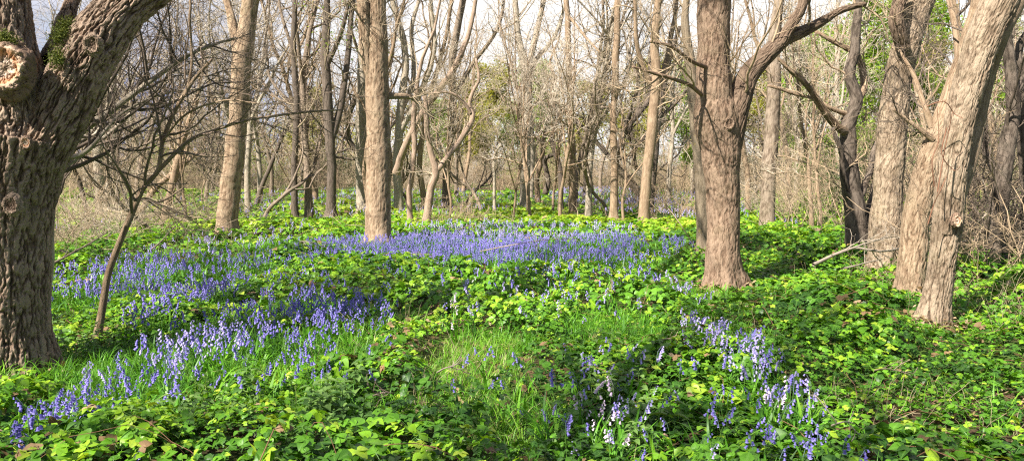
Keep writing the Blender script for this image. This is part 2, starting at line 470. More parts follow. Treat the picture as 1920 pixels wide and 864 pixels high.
# ------------------------------------------------------------------ ground
def gz(x, y):
    x = np.asarray(x, float); y = np.asarray(y, float)
    return (n2(x, y, 3.5, 5) - 0.5) * 0.10 + (n2(x, y, 17, 9) - 0.5) * 0.3 * sst(14, 40, y) + 0.020 * np.clip(y - 25, 0, 40)

def ground():
    mb = MB()
    g = np.concatenate([-np.geomspace(400, 30, 22), np.linspace(-29, 29, 175), np.geomspace(30, 400, 22)])
    gy = np.concatenate([-np.geomspace(200, 8, 14), np.linspace(-7.5, 40, 150), np.geomspace(41, 500, 40)])
    X, Y = np.meshgrid(g, gy)
    Z = gz(X, Y)
    V = np.stack([X, Y, Z], -1); ny, nx = X.shape
    i = np.arange(nx * ny).reshape(ny, nx)
    q = np.stack([i[:-1, :-1], i[:-1, 1:], i[1:, 1:], i[1:, :-1]], -1).reshape(-1, 4)
    mb.add(V.reshape(-1, 3), np.full(len(q), 4), q.ravel())
    tag(mb.build('ground', M['ground']), kind='structure')
ground()

# ------------------------------------------------------------------ hero trees traced at their own depth
def bark_disp(amp, sc, st=0.16, lump=0.06, fn=0.6, wd=0.13):
    """long braided furrows between rough ridges, broken by short cross cracks"""
    def f(bk, R):
        q = bk.copy(); q[..., 2] *= st
        w = (np.stack([fbm(bk * 7, 3, k) for k in (3, 4)] + [bk[..., 0] * 0], -1) - 0.5) * 1.3 / sc
        c = sst(0.0, wd, np.abs(fbm((q + w) * sc, 3, 2) - 0.5) * 2)
        q2 = bk.copy(); q2[..., 2] *= 0.7
        b = sst(0.0, 0.10, np.abs(fbm((q2 + w) * sc * 0.75, 3, 12) - 0.5) * 2)
        c = c * (0.45 + 0.55 * b)
        q3 = bk.copy(); q3[..., 2] *= 0.45
        fine = fbm(q3 * sc * 2.6, 3, 8, 0.65) - 0.5
        d = amp * (c - 0.7) + amp * fn * fine + R * lump * (fbm(bk * 1.9, 2, 6) - 0.5) * 2
        return d, np.clip(c * 0.9 + fine * 0.6, 0, 1)
    return f

TRUNKS = []          # (x, y, r) for keeping plants out of trunks
HERO = {}
def hero(key, name, label, cat, depth, stems, mat='midbark', twig='twig', seed=1, ns=14, step=0.12, disp=None, ext=4.0, crown=(5, 5, 5), t0=0.45,
         L1=1.6, group=None, wob=0.03, flare=1.35, ang=(35, 65), wander=0.2, up=0.1, no_ext=(), leaf=None, leafn=900, root=None, limbs=None, limb_mat=None, twig_r=0.0026):
    rng = np.random.default_rng(seed)
    k = depth / F
    b = stems[0][0]
    if root is None:
        root = P(b[0], b[1], depth)
    root = np.array([root[0], root[1], float(gz(root[0], root[1]))])
    o = empty(name, root, label, cat, group)
    tr, cr, lb_ = MB(), MB(), MB()
    allp = []
    for si, st in enumerate(stems):
        pts = [P(s[0], s[1], depth + (s[3] if len(s) > 3 else 0)) for s in st]
        rad = [s[2] * k * 0.5 for s in st]
        if si == 0:
            pts[0] = np.array([pts[0][0], pts[0][1], root[2] - 0.12]); rad[0] *= flare
            TRUNKS.append((root[0], root[1], rad[0]))
            kk = 0.22
            if len(pts) > 1 and flare > 1.05:
                a, c = pts[0], pts[1]
                if c[2] - a[2] > 0.8:
                    f = 0.45 / (c[2] - a[2]); pts.insert(1, a + (c - a) * f); rad.insert(1, rad[0] / flare * 0.3 + rad[1] * 0.72)
        if ext and si not in no_ext and st[-1][1] < 12:
            d = norm((pts[-1] - pts[-2])[None])[0]; p = pts[-1]; r = rad[-1]
            nseg = max(2, int(ext / 0.9))
            for j in range(nseg):
                d = norm((d + rng.normal(size=3) * 0.13 + np.array([0, 0, 0.10]))[None])[0]
                p = p + d * ext / nseg; r = r * (0.25 ** (1 / nseg)) + 0.0
                pts.append(p); rad.append(max(r, 0.012))
        p, r = smooth_path(pts, rad, step, wob, seed + si)
        p = p - root
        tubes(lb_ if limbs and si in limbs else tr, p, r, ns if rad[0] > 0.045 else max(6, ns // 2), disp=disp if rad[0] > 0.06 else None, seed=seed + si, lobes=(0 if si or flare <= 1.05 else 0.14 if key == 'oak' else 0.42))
        allp.append(resample(p, r, 26))
    # short, rough sub-branches so the trunk tips and limbs carry a real crown
    Pt = np.stack([a for a, _ in allp]); R = np.stack([c for _, c in allp])
    if crown[0]:
        Lk = np.clip(np.linalg.norm(np.diff(Pt, axis=1), axis=-1).sum(1), 0.3, 8)
        for i in range(len(Pt)):
            if key == 'oak' and i == 0: continue
            m = max(2, int(crown[0] * (0.4 + 0.6 * Lk[i] / Lk.max()))) if crown[0] > 1 else 1
            ts = t0 if i == 0 else max(0.12, t0 * 0.4) if key != 'oak' else 0.62
            A = spawn(Pt[i:i + 1], R[i:i + 1], m, rng, ts, 0.99, ang, L1 * min(1, 0.35 + Lk[i] / 5), K=9, wander=wander, up=up, rscale=0.011, rmin=twig_r * 1.5)
            tubes(cr, *A, 6, seed=seed)
            if crown[1]:
                B = spawn(*A, crown[1], rng, 0.15, 1.0, (30, 60), L1 * 0.42, K=7, wander=wander * 1.1, up=up, rscale=0.009, rmin=twig_r)
                tubes(cr, *B, 4, seed=seed)
                if crown[2]:
                    C = spawn(*B, crown[2], rng, 0.15, 1.0, (30, 60), L1 * 0.2, K=5, wander=0.2, up=up * 0.5, rscale=0.008, rmin=twig_r * 0.8)
                    tubes(cr, *C, 3, seed=seed)
                else: C = B
            else: C = A
            if leaf and i >= 0:
                HERO.setdefault(key + '_tips', []).append(C[0][:, -1])
    tr.build('trunk', M[mat], o)
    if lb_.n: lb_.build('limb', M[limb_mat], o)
    if cr.n: cr.build('crown', M[twig], o)
    if leaf:
        tips = np.concatenate(HERO[key + '_tips'])
        lm = MB(); leaf_cloud(lm, tips, leafn, 0.14, 0.035, rng)
        lm.build('foliage', M[leaf], o)
    HERO[key] = (o, root, allp)
    return o

def leaf_cloud(mb, tips, n, spread, size, rng):
    c = tips[rng.integers(0, len(tips), n)] + rng.normal(size=(n, 3)) * spread
    a = norm(rng.normal(size=(n, 3))); b = norm(np.cross(a, rng.normal(size=(n, 3))))
    s = size * rng.uniform(0.5, 1.4, (n, 1))
    V = np.stack([c - a * s, c + b * s * 0.6, c + a * s, c - b * s * 0.6], 1)
    mb.add(V.reshape(-1, 3), np.full(n, 4), np.arange(n * 4), rnd=np.repeat(rng.random(n), 4))

OAKD = 5.8
hero('oak', 'old_oak_tree', 'massive gnarled oak, deep fissured bark, low fork beside a cut branch scar', 'tree', OAKD,
     [[(2, 704, 172), (4, 600, 158), (5, 500, 160), (8, 400, 168), (13, 320, 184), (25, 250, 192)],
      [(10, 290, 176), (14, 230, 160), (12, 150, 128, -.05), (4, 60, 104, 0), (-8, -60, 98, .1)],
      [(54, 330, 104), (82, 265, 104, 0), (124, 180, 104, .05), (170, 95, 102, .15), (232, 15, 88, .3), (318, -50, 80, .5)],
      [(100, 120, 50, .25), (116, 70, 38, .5), (134, 10, 28, .8), (150, -60, 26, 1.0)]],
     mat='oak', twig='twigdark', seed=11, ns=340, step=0.010, disp=bark_disp(0.016, 30, 0.17, 0.045, 1.0, 0.22), ext=7, crown=(13, 9, 6), t0=0.72, L1=3.0, wob=0.012, flare=1.12)

hero('sapling', 'leaning_sapling', 'thin leaning sapling with long drooping side branches, beside the massive oak', 'tree', 6.7,
     [[(173, 622, 15), (205, 505, 13), (238, 415, 12), (268, 352, 10), (298, 318, 9), (306, 265, 8), (330, 205, 8), (365, 150, 7), (400, 112, 5)],
      [(292, 325, 8), (350, 268, 7, .1), (400, 248, 6, .2), (470, 225, 5, .3), (560, 210, 5, .5), (640, 206, 3, .7)],
      [(348, 180, 5), (360, 120, 5, 0), (356, 40, 5, -.1), (354, -20, 4, -.1)],
      [(240, 412, 6, 0), (265, 372, 5, .2), (300, 380, 4, .5), (345, 352, 3, .8)],
      [(306, 262, 5, 0), (350, 215, 4, -.2), (420, 190, 3, -.3), (480, 196, 3, -.4)]],
     mat='ash', twig='twigmid', seed=5, ns=12, step=0.05, ext=1.5, crown=(10, 6, 4), t0=0.45, L1=1.2, wob=0.02, flare=1.25, wander=0.16, up=0.02, disp=None, twig_r=0.002)

hero('sweeper', 'grey_branching_tree', 'pale grey tree low behind the massive oak, its curved branches sweeping right', 'tree', 7.6,
     [[(70, 470, 23), (95, 380, 20), (112, 300, 16), (150, 252, 13), (215, 205, 11), (290, 150, 9), (370, 95, 6), (440, 70, 3)],
      [(100, 330, 12), (150, 290, 10, .2), (215, 240, 8, .3), (270, 190, 7, .4), (330, 130, 5, .6), (420, 95, 3, .8)],
      [(112, 300, 10), (160, 285, 8, -.1), (200, 240, 6, -.1), (240, 205, 5, 0), (300, 175, 4, 0), (380, 165, 3, 0)],
      [(140, 256, 8), (180, 250, 6, .3), (205, 190, 5, .4), (208, 130, 4, .5), (240, 60, 3, .7), (250, -10, 3, .8)]],
     mat='pale', twig='twigdark', seed=21, ns=12, step=0.06, ext=1.0, crown=(17, 7, 5), t0=0.3, L1=1.7, wob=0.03, wander=0.17, up=0.03, twig_r=0.002)

hero('c', 'forked_trunk_tree', 'stout fawn trunk leaning slightly, ringed by flowers, seen past the thin leaning sapling', 'tree', 19.5,
     [[(424, 430, 42), (432, 350, 37), (442, 270, 36), (448, 200, 35), (455, 110, 34), (470, 0, 30)],
      [(452, 135, 20), (440, 60, 16, .3), (425, 0, 13, .5)]],
     mat='ash', seed=3, ns=28, step=0.08, ext=6, crown=(9, 6, 5), t0=0.5, L1=3.0, disp=bark_disp(0.012, 9))
hero('e', 'slender_tree', 'slender brown trunk standing alone behind the flowers, near a dark forked tree', 'tree', 27,
     [[(553, 396, 13), (552, 300, 12), (556, 200, 11), (550, 100, 11), (553, 0, 9)]],
     mat='darkbark', seed=31, ns=12, ext=5, crown=(14, 5, 4), t0=0.25, L1=1.8)
hero('d', 'forked_dark_tree', 'dark forked tree with black lower trunk and fresh green shoots hanging on it', 'tree', 27,
     [[(619, 398, 25), (622, 330, 17), (618, 240, 19), (610, 120, 17), (612, 60, 15), (614, 0, 12)],
      [(620, 265, 15), (640, 190, 12, .2), (652, 100, 11, .4), (662, 0, 9, .6)],
      [(614, 120, 10), (640, 60, 8, -.3), (655, 0, 6, -.5)]],
     mat='darkbark', seed=33, ns=16, ext=5, crown=(10, 6, 4), t0=0.35, L1=2.0, leaf='bud', leafn=1500)
hero('f', 'straight_oak_tree', 'straight thick ribbed trunk rising from the bluebells, with a broken side stem', 'tree', 16.5,
     [[(708, 446, 52), (709, 350, 45), (709, 250, 43), (706, 120, 43), (702, 0, 40)],
      [(698, 155, 16, -.05), (690, 120, 22, -.1), (684, 60, 24, -.15), (680, 0, 22, -.2)],
      [(722, 180, 13), (745, 180, 11, .1), (768, 182, 9, .3), (780, 190, 6, .5)]],
     mat='ash', seed=41, ns=64, step=0.04, ext=7, crown=(14, 7, 5), t0=0.42, L1=2.4, disp=bark_disp(0.012, 18, 0.12), wob=0.02, no_ext=(1,))
hero('g', 'pale_trunk_tree', 'pale white-grey trunk half hidden behind the straight ribbed trunk', 'tree', 30,
     [[(681, 375, 26), (679, 300, 24), (678, 200, 22), (682, 80, 20), (688, 0, 16)]],
     mat='pale', seed=43, ns=16, ext=5, crown=(8, 5, 4), t0=0.5, L1=2.2)
hero('h', 'crooked_dead_tree', 'crooked red-brown tree whose twisted arms split low and curve apart', 'tree', 24,
     [[(798, 402, 16), (808, 360, 14), (816, 322, 14), (806, 280, 11), (800, 230, 10), (796, 180, 8)],
      [(815, 325, 11), (850, 280, 10, .2), (884, 225, 10, .4), (878, 195, 8, .5), (896, 150, 6, .6), (890, 110, 4, .6)],
      [(882, 212, 6, .4), (865, 185, 6, .3), (840, 172, 4, .2), (800, 176, 3, 0)]],
     mat='redbark', seed=51, ns=14, step=0.1, ext=0, crown=(10, 6, 4), t0=0.35, L1=1.8, wander=0.34, up=0.03, wob=0.06)
hero('h2', 'thin_bent_tree', 'thin bent reddish trunk beside the crooked split tree', 'tree', 24.5,
     [[(770, 410, 11), (768, 360, 10), (776, 300, 10), (774, 230, 10), (780, 190, 9), (790, 120, 7), (812, 60, 5), (825, 0, 4)],
      [(742, 325, 16, 2), (765, 265, 14, 1.6), (800, 200, 13, 1.2), (850, 130, 12, 1), (880, 60, 9, 1), (892, 0, 8, 1)]],
     mat='redbark', seed=53, ns=12, step=0.1, ext=3, crown=(9, 5, 4), t0=0.45, L1=1.6, wander=0.3, wob=0.05)
hero('i', 'tall_grey_tree', 'tall grey-brown trunk behind the crooked split tree, slightly wavy', 'tree', 33,
     [[(835, 385, 17), (838, 320, 14), (850, 220, 14), (848, 120, 14), (868, 0, 12)],
      [(846, 200, 9), (880, 130, 8, .3), (930, 60, 7, .5), (945, 0, 5, .6)]],
     mat='midbark', seed=55, ns=12, ext=5, crown=(12, 6, 4), t0=0.35, L1=2.2)
hero('i2', 'sunlit_grey_tree', 'sunlit pale trunk just behind the straight ribbed trunk, forking into many limbs', 'tree', 29,
     [[(748, 385, 20), (745, 300, 16), (752, 200, 15), (760, 100, 12), (735, 0, 10)],
      [(752, 210, 10), (775, 150, 9, .4), (772, 60, 8, .6), (785, 0, 7, .8)],
      [(750, 250, 10), (790, 170, 9, -.4), (815, 90, 8, -.7), (808, 0, 7, -.9)]],
     mat='pale', twig='twigpale', seed=57, ns=12, ext=5, crown=(10, 6, 5), t0=0.35, L1=2.2, wander=0.24)
hero('j', 'twin_fork_tree', 'tall tree with dark streaked stems splitting upward in the centre of the wood', 'tree', 33,
     [[(984, 372, 22), (985, 300, 18), (988, 200, 19), (985, 130, 17), (970, 60, 12), (966, 0, 10)],
      [(986, 140, 12), (1000, 90, 11, .2), (1020, 0, 9, .4)],
      [(996, 370, 10, 1), (998, 280, 10, 1), (993, 180, 10, .6), (1000, 120, 9, .4), (1040, 70, 7, .6), (1062, 0, 5, .6)]],
     mat='pale', seed=61, ns=16, ext=5, crown=(10, 6, 4), t0=0.4, L1=2.4)
hero('j2', 'leaning_dark_stem', 'blackened dead stem leaning beside the pale straight trunk', 'tree', 30,
     [[(1052, 372, 12), (1050, 320, 10), (1035, 260, 10), (1048, 220, 8), (1036, 190, 5)],
      [(1040, 290, 7), (1022, 300, 9, .3), (1028, 340, 10, .4), (1022, 365, 12, .4)]],
     mat='darkbark', twig='twigdark', seed=63, ns=10, ext=0, crown=(7, 4, 3), t0=0.4, L1=1.2, wander=0.35)
hero('k', 'straight_pale_tree', 'straight pale pole of a tree with one long bare arm reaching right', 'tree', 29,
     [[(1074, 398, 15), (1073, 300, 13), (1070, 200, 12), (1066, 100, 11), (1062, 0, 10)],
      [(1066, 30, 6), (1090, 60, 5, -.4), (1120, 95, 4, -.9), (1145, 122, 3, -1.3)]],
     mat='ash', seed=65, ns=14, ext=6, crown=(6, 4, 4), t0=0.72, L1=1.6)
hero('l', 'slim_fawn_tree', 'slim fawn trunk rooted at the edge of the pale flower band', 'tree', 26.5,
     [[(1150, 402, 18), (1152, 320, 14), (1150, 230, 13), (1155, 100, 13), (1157, 0, 11)]],
     mat='ash', seed=67, ns=14, ext=6, crown=(8, 5, 4), t0=0.6, L1=1.7)
hero('m', 'tangled_trunk_tree', 'knobbly fawn trunk wrapped in twigs, crossed by a leaning black trunk', 'tree', 25,
     [[(1206, 398, 24), (1213, 330, 19), (1222, 240, 20), (1230, 150, 18), (1228, 70, 16), (1235, 0, 13)],
      [(1224, 200, 12), (1245, 130, 10, .4), (1262, 50, 9, .6), (1268, 0, 8, .7)],
      [(1220, 160, 9), (1195, 90, 8, -.3), (1190, 0, 6, -.5)]],
     mat='ash', twig='twigbrown', seed=69, ns=16, ext=5, crown=(14, 6, 5), t0=0.2, L1=1.8)
hero('m2', 'leaning_black_tree', 'black leaning trunk crossing behind the knobbly fawn trunk', 'tree', 28,
     [[(1215, 372, 20), (1224, 320, 15), (1232, 240, 15), (1240, 180, 13), (1256, 110, 9), (1275, 50, 7)],
      [(1232, 225, 8), (1265, 195, 7, .3), (1300, 150, 5, .5)]],
     mat='darkbark', twig='twigdark', seed=71, ns=12, ext=0, crown=(8, 5, 4), t0=0.4, L1=1.8)
hero('n', 'limbed_oak_tree', 'brown oak standing among brambles with a thick dark limb bending out at head height', 'tree', 10.6,
     [[(1357, 520, 74), (1357, 440, 60), (1355, 350, 62), (1352, 290, 72), (1346, 230, 82), (1338, 170, 66), (1336, 90, 58), (1337, 0, 58)],
      [(1364, 300, 40), (1374, 245, 42, 0), (1384, 190, 42, 0), (1402, 140, 38, .1), (1444, 98, 32, .2), (1478, 72, 26, .3), (1530, 48, 19, .4), (1575, 20, 13, .5), (1622, 6, 9, .6)],
      [(1462, 84, 24, .25), (1488, 40, 20, .2), (1506, 0, 17, .2)],
      [(1338, 130, 9), (1300, 118, 7, -.4), (1260, 88, 6, -.7), (1220, 78, 4, -.9)],
      [(1325, 185, 8), (1290, 160, 7, -.4), (1240, 142, 6, -.6), (1185, 126, 4, -.8)]],
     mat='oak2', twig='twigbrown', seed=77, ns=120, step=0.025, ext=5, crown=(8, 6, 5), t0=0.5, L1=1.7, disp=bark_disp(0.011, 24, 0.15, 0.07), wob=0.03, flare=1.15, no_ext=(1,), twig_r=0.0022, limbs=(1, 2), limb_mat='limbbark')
hero('o', 'lichened_tree', 'thin dark trunk with yellow lichen on its upper part, close behind the limbed oak', 'tree', 13.5,
     [[(1322, 410, 28), (1316, 330, 26), (1308, 240, 25), (1303, 190, 22), (1298, 140, 19), (1286, 60, 16), (1288, 0, 12)]],
     mat='lichenbark', seed=79, ns=20, step=0.08, ext=3, crown=(10, 6, 5), t0=0.4, L1=1.3, flare=1.1)
hero('p', 'brown_pillar_tree', 'smooth brown trunk, darker below, between the limbed oak and the crooked black oak', 'tree', 21,
     [[(1438, 410, 30), (1440, 340, 27), (1447, 250, 26), (1450, 170, 25), (1452, 80, 22), (1460, 0, 18)]],
     mat='midbark', seed=81, ns=20, step=0.08, ext=5, crown=(8, 6, 4), t0=0.45, L1=2.0, disp=bark_disp(0.01, 10))
hero('q', 'crooked_black_oak', 'crooked oak, black multi-stemmed base and pale twisting upper limbs', 'tree', 14,
     [[(1612, 462, 50), (1606, 400, 38), (1598, 340, 34), (1592, 280, 30), (1590, 235, 26), (1604, 190, 22), (1590, 140, 20), (1600, 90, 18), (1606, 20, 14), (1608, 0, 12)],
      [(1590, 250, 16), (1570, 235, 15, -.2), (1540, 200, 13, -.4), (1510, 160, 10, -.5), (1480, 130, 8, -.6), (1462, 112, 5, -.6)],
      [(1604, 200, 14), (1620, 160, 13, .2), (1608, 110, 12, .3), (1570, 85, 9, .3), (1530, 60, 6, .4)],
      [(1600, 385, 14), (1584, 340, 12, -.2), (1578, 290, 9, -.3), (1560, 240, 7, -.4)],
      [(1612, 370, 15), (1628, 320, 12, .2), (1640, 270, 9, .4), (1662, 240, 6, .5)],
      [(1618, 440, 20, .2), (1632, 390, 17, .3), (1640, 350, 13, .5), (1652, 300, 9, .8)],
      [(1592, 215, 10), (1560, 205, 8, -.1), (1520, 185, 6, -.1), (1440, 160, 5, -.2)]],
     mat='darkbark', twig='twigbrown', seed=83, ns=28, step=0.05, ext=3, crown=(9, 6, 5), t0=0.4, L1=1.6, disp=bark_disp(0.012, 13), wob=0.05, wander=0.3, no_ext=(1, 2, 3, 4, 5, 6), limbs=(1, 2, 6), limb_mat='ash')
hero('r', 'broad_fawn_tree', 'broad fawn trunk with a dark limb at its top, beside the crooked black oak', 'tree', 11.8,
     [[(1655, 475, 66), (1659, 420, 56), (1664, 350, 51), (1671, 280, 50), (1680, 200, 50), (1694, 110, 48), (1712, 40, 48), (1728, -10, 50)],
      [(1694, 90, 24, -.25), (1680, 45, 24, -.35), (1684, 10, 22, -.3), (1694, -20, 20, -.2)]],
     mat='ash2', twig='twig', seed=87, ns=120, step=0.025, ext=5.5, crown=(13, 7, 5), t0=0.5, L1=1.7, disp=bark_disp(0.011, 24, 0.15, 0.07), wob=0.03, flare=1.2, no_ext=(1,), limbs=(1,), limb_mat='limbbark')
hero('s', 'leaning_fawn_tree', 'leaning fawn trunk slanting up behind the knotted near trunk', 'tree', 9.6,
     [[(1706, 478, 52), (1716, 420, 47), (1730, 350, 45), (1748, 290, 45), (1770, 230, 45), (1796, 160, 45), (1822, 80, 42), (1842, 0, 35)],
      [(1748, 240, 13, 0), (1725, 178, 9, .1), (1712, 140, 8, .2), (1685, 95, 5, .3)],
      [(1750, 262, 11, -.1), (1715, 235, 8, -.1), (1675, 205, 5, -.1)],
      [(1786, 170, 18, .2), (1796, 110, 15, .4), (1790, 50, 12, .5), (1780, 0, 10, .6)]],
     mat='ash', twig='twigdark', seed=89, ns=110, step=0.025, ext=4, crown=(12, 7, 5), t0=0.35, L1=1.3, disp=bark_disp(0.011, 24, 0.15, 0.07), wob=0.02, flare=1.08, no_ext=(1, 2))
hero('t', 'knotted_fawn_tree', 'near fawn trunk with a round knot at its waist, hung with red bramble stems', 'tree', 7.7,
     [[(1746, 632, 53), (1757, 560, 48), (1768, 480, 48), (1778, 415, 52), (1781, 350, 52), (1788, 290, 51), (1804, 210, 53), (1826, 130, 55), (1850, 60, 61), (1876, 0, 64)],
      [(1788, 410, 22, 0), (1802, 350, 29, .05), (1818, 290, 31, .08), (1832, 220, 31, .1), (1850, 140, 33, .1), (1872, 60, 42, 0), (1902, 0, 40, 0)]],
     mat='ash2', twig='twig', seed=91, ns=170, step=0.02, ext=4.5, crown=(8, 6, 5), t0=0.75, L1=1.6, disp=bark_disp(0.011, 24, 0.15, 0.07), wob=0.015, flare=1.12)
hero('u', 'dark_twisted_tree', 'dark twisted tree, purple-black limbs, beyond the knotted near trunk', 'tree', 12,
     [[(1868, 440, 40), (1876, 360, 32), (1888, 280, 28), (1900, 200, 24), (1896, 120, 20), (1890, 60, 16), (1900, 0, 12)],
      [(1900, 180, 16), (1918, 140, 14, .2), (1910, 90, 10, .3), (1950, 30, 8, .4)],
      [(1880, 340, 16), (1850, 290, 12, .3), (1846, 240, 8, .4)],
      [(1930, 440, 34, 1), (1926, 330, 26, 1), (1915, 230, 22, 1), (1935, 120, 16, 1), (1950, 0, 12, 1)]],
     mat='darkbark', twig='twigdark', seed=93, ns=24, step=0.06, ext=3, crown=(12, 7, 5), t0=0.15, L1=1.6, wander=0.28, disp=bark_disp(0.012, 12))
hero('v', 'twin_stem_tree', 'pair of pale stems rising from one root, glimpsed between oak and sapling', 'tree', 26,
     [[(190, 398, 22), (186, 320, 18), (184, 240, 16), (196, 140, 13), (205, 0, 10)],
      [(196, 395, 16), (208, 320, 20, .2), (214, 240, 17, .3), (212, 140, 13, .4), (222, 0, 10, .6)]],
     mat='pale', seed=95, ns=14, ext=5, crown=(10, 6, 4), t0=0.35, L1=2.0)
hero('w', 'small_leaning_tree', 'small crooked tree leaning behind the sapling with rust-brown bark', 'tree', 21,
     [[(300, 405, 16), (320, 360, 14), (330, 310, 13), (350, 240, 11), (372, 180, 8), (380, 100, 6)],
      [(322, 350, 10), (345, 300, 9, .4), (352, 250, 7, .6), (335, 190, 5, .8)],
      [(262, 400, 12, .6), (290, 355, 11, .5), (318, 330, 10, .4), (345, 310, 8, .4), (372, 285, 5, .5)]],
     mat='ash', twig='twigbrown', seed=97, ns=12, ext=0, crown=(9, 6, 4), t0=0.35, L1=1.5, wander=0.3)
hero('x', 'spindly_white_tree', 'tiny whitish sapling with thin drooping strands in the green clearing', 'tree', 30,
     [[(928, 388, 7), (927, 330, 6), (928, 290, 6), (940, 272, 4)],
      [(928, 330, 4), (938, 300, 4, .2), (945, 276, 3, .3)]],
     mat='pale', twig='twigpale', seed=99, ns=8, ext=0, crown=(8, 5, 4), t0=0.5, L1=0.9, wander=0.3, up=-0.12)

# ------------------------------------------------------------------ details on the hero trees
def disk_scar(parent, root, c, n, r, name, mats, seed):
    """healed branch scar: rolled rim of callus round a sunken face of bare wood"""
    n = norm(np.asarray(n, float)[None])[0]; u = norm(np.cross(n, [0, 0, 1.0])[None])[0]; w = np.cross(u, n)
    w = -w if w[2] < 0 else w
    mb = MB(); na = 120
    prof = [(0.0, 0.012), (0.12, -0.06), (0.3, -0.03), (0.5, 0.02), (0.62, 0.06), (0.74, 0.17), (0.86, 0.17), (0.98, 0.06), (1.12, -0.12), (1.3, -0.5)]
    qs = np.array([p_[0] for p_ in prof]); hs = np.array([p_[1] for p_ in prof]); qq = np.linspace(0, qs[-1], 34); prof = list(zip(qq, np.interp(qq, qs, hs)))
    a = np.linspace(0, 2 * math.pi, na, endpoint=False)
    V = []; aux = []
    for k, (q, h) in enumerate(prof):
        an = a
        nn = 1.6 * fbm(np.stack([np.cos(an) * 2.2 + q * 3, np.sin(an) * 2.2, np.full(na, seed + q * 2.5)], -1), 3, seed) - 0.8
        cr_ = np.abs(fbm(np.stack([np.cos(an) * 5 + q, np.sin(an) * 5, np.full(na, q * 4 + seed)], -1), 3, seed + 5) - .5)
        rr = q * r * (1 + 0.28 * nn); hh = (h + 0.22 * nn * min(1, q * 2) - 0.16 * (1 - sst(0, .07, cr_)) * min(1, q * 3)) * r
        V.append(c + np.outer(rr * np.cos(an), u) * 0.92 + np.outer(rr * np.sin(an), w) * 1.12 + hh[:, None] * n)
        aux.append(np.full(na, q))
    V = np.concatenate(V); K = len(prof); i = np.arange(K * na).reshape(K, na)
    q = np.stack([i[:-1], np.roll(i, -1, 1)[:-1], np.roll(i, -1, 1)[1:], i[1:]], -1).reshape(-1, 4)
    mb.add(V - root, np.full(len(q), 4), q.ravel(), aux=np.concatenate(aux))
    return mb.build(name, mats, parent)

def scar_mat():
    s = NT('scar_wood')
    a = s.attr('aux')
    pos = s.nd('ShaderNodeTexCoord').outputs['Object']
    n = s.noise(pos, 26, 6, 0.7, 0.6)
    c = s.ramp(s.math('ADD', a, s.math('MULTIPLY', s.math('SUBTRACT', n, 0.5), 0.45)),
               [(0.0, (0.07, 0.045, 0.03)), (0.14, (0.36, 0.26, 0.18)), (0.3, (0.66, 0.52, 0.42)), (0.6, (0.50, 0.24, 0.12)), (0.80, (0.60, 0.43, 0.31)), (0.97, (0.20, 0.13, 0.09))])
    b = s.nd('ShaderNodeBump', {'Strength': 0.9, 'Distance': 0.02, 'Height': n}).outputs[0]
    p = s.nd('ShaderNodeBsdfPrincipled', {'Base Color': c, 'Roughness': 0.8, 'Specular IOR Level': 0.25, 'Normal': b})
    s.l.new(p.outputs[0], s.out.inputs[0]); return s.m
M['scar'] = scar_mat()
oo, oroot, _ = HERO['oak']
disk_scar(oo, oroot, P(8, 126, OAKD - 0.33), (0.12, -1, 0.05), 0.15, 'branch_scar', M['scar'], 4)
disk_scar(oo, oroot, P(20, 384, OAKD - 0.335), (0.05, -1, 0.0), 0.058, 'bark_knot', M['oak'], 9)
disk_scar(oo, oroot, P(48, 268, OAKD - 0.36), (0.25, -1, 0.0), 0.036, 'bark_knot', M['scar'], 12)
disk_scar(oo, oroot, P(172, 84, OAKD - 0.16), (0.15, -1, -0.1), 0.06, 'bark_knot', M['oak'], 15)
to, troot, _ = HERO['t']
disk_scar(to, troot, P(1795, 414, 7.7 - 0.20), (0.2, -1, 0.05), 0.052, 'bark_knot', M['scar'], 22)
no, nroot, _ = HERO['n']
disk_scar(no, nroot, P(1367, 232, 10.6 - 0.27), (0.15, -1, 0.1), 0.07, 'bark_knot', M['oak2'], 27)
# moss in the crotch and on the shoulder of the old oak
def moss(parent, root, pts, n, spread, size, seed):
    rng = np.random.default_rng(seed); mb = MB()
    pts = np.asarray(pts)
    leaf_cloud(mb, pts - root, n, spread, size, rng)
    return mb.build('moss', M['moss'], parent)
tt = np.linspace(0, 1, 30)[:, None]
moss(oo, oroot, P(128, 42, OAKD + .05) * (1 - tt) + P(108, 78, OAKD - .05) * tt, 3500, 0.030, 0.006, 1)
moss(oo, oroot, P(110, 100, OAKD - .12) * (1 - tt) + P(104, 118, OAKD - .2) * tt, 1300, 0.028, 0.006, 2)
moss(oo, oroot, P(2, 66, OAKD - .28) * (1 - tt) + P(24, 82, OAKD - .28) * tt, 1500, 0.026, 0.006, 3)
# red bramble stems hanging on the knotted trunk
vm = MB(); rng = np.random.default_rng(4)
for path in ([(1738, 200), (1770, 190), (1790, 214), (1806, 222)], [(1775, 240), (1766, 290), (1790, 320), (1800, 312)], [(1752, 350), (1748, 300), (1760, 262), (1757, 200)],
             [(1758, 360), (1768, 300), (1778, 250), (1786, 210)], [(1740, 420), (1752, 380), (1762, 360), (1775, 330)]):
    pp, rr = smooth_path([P(x, y, 7.3 + rng.uniform(-.05, .08)) for x, y in path], np.linspace(0.006, 0.003, len(path)), 0.05)
    tubes(vm, pp - troot, rr, 5)
vm.build('bramble_stem', M['redvine'], to)

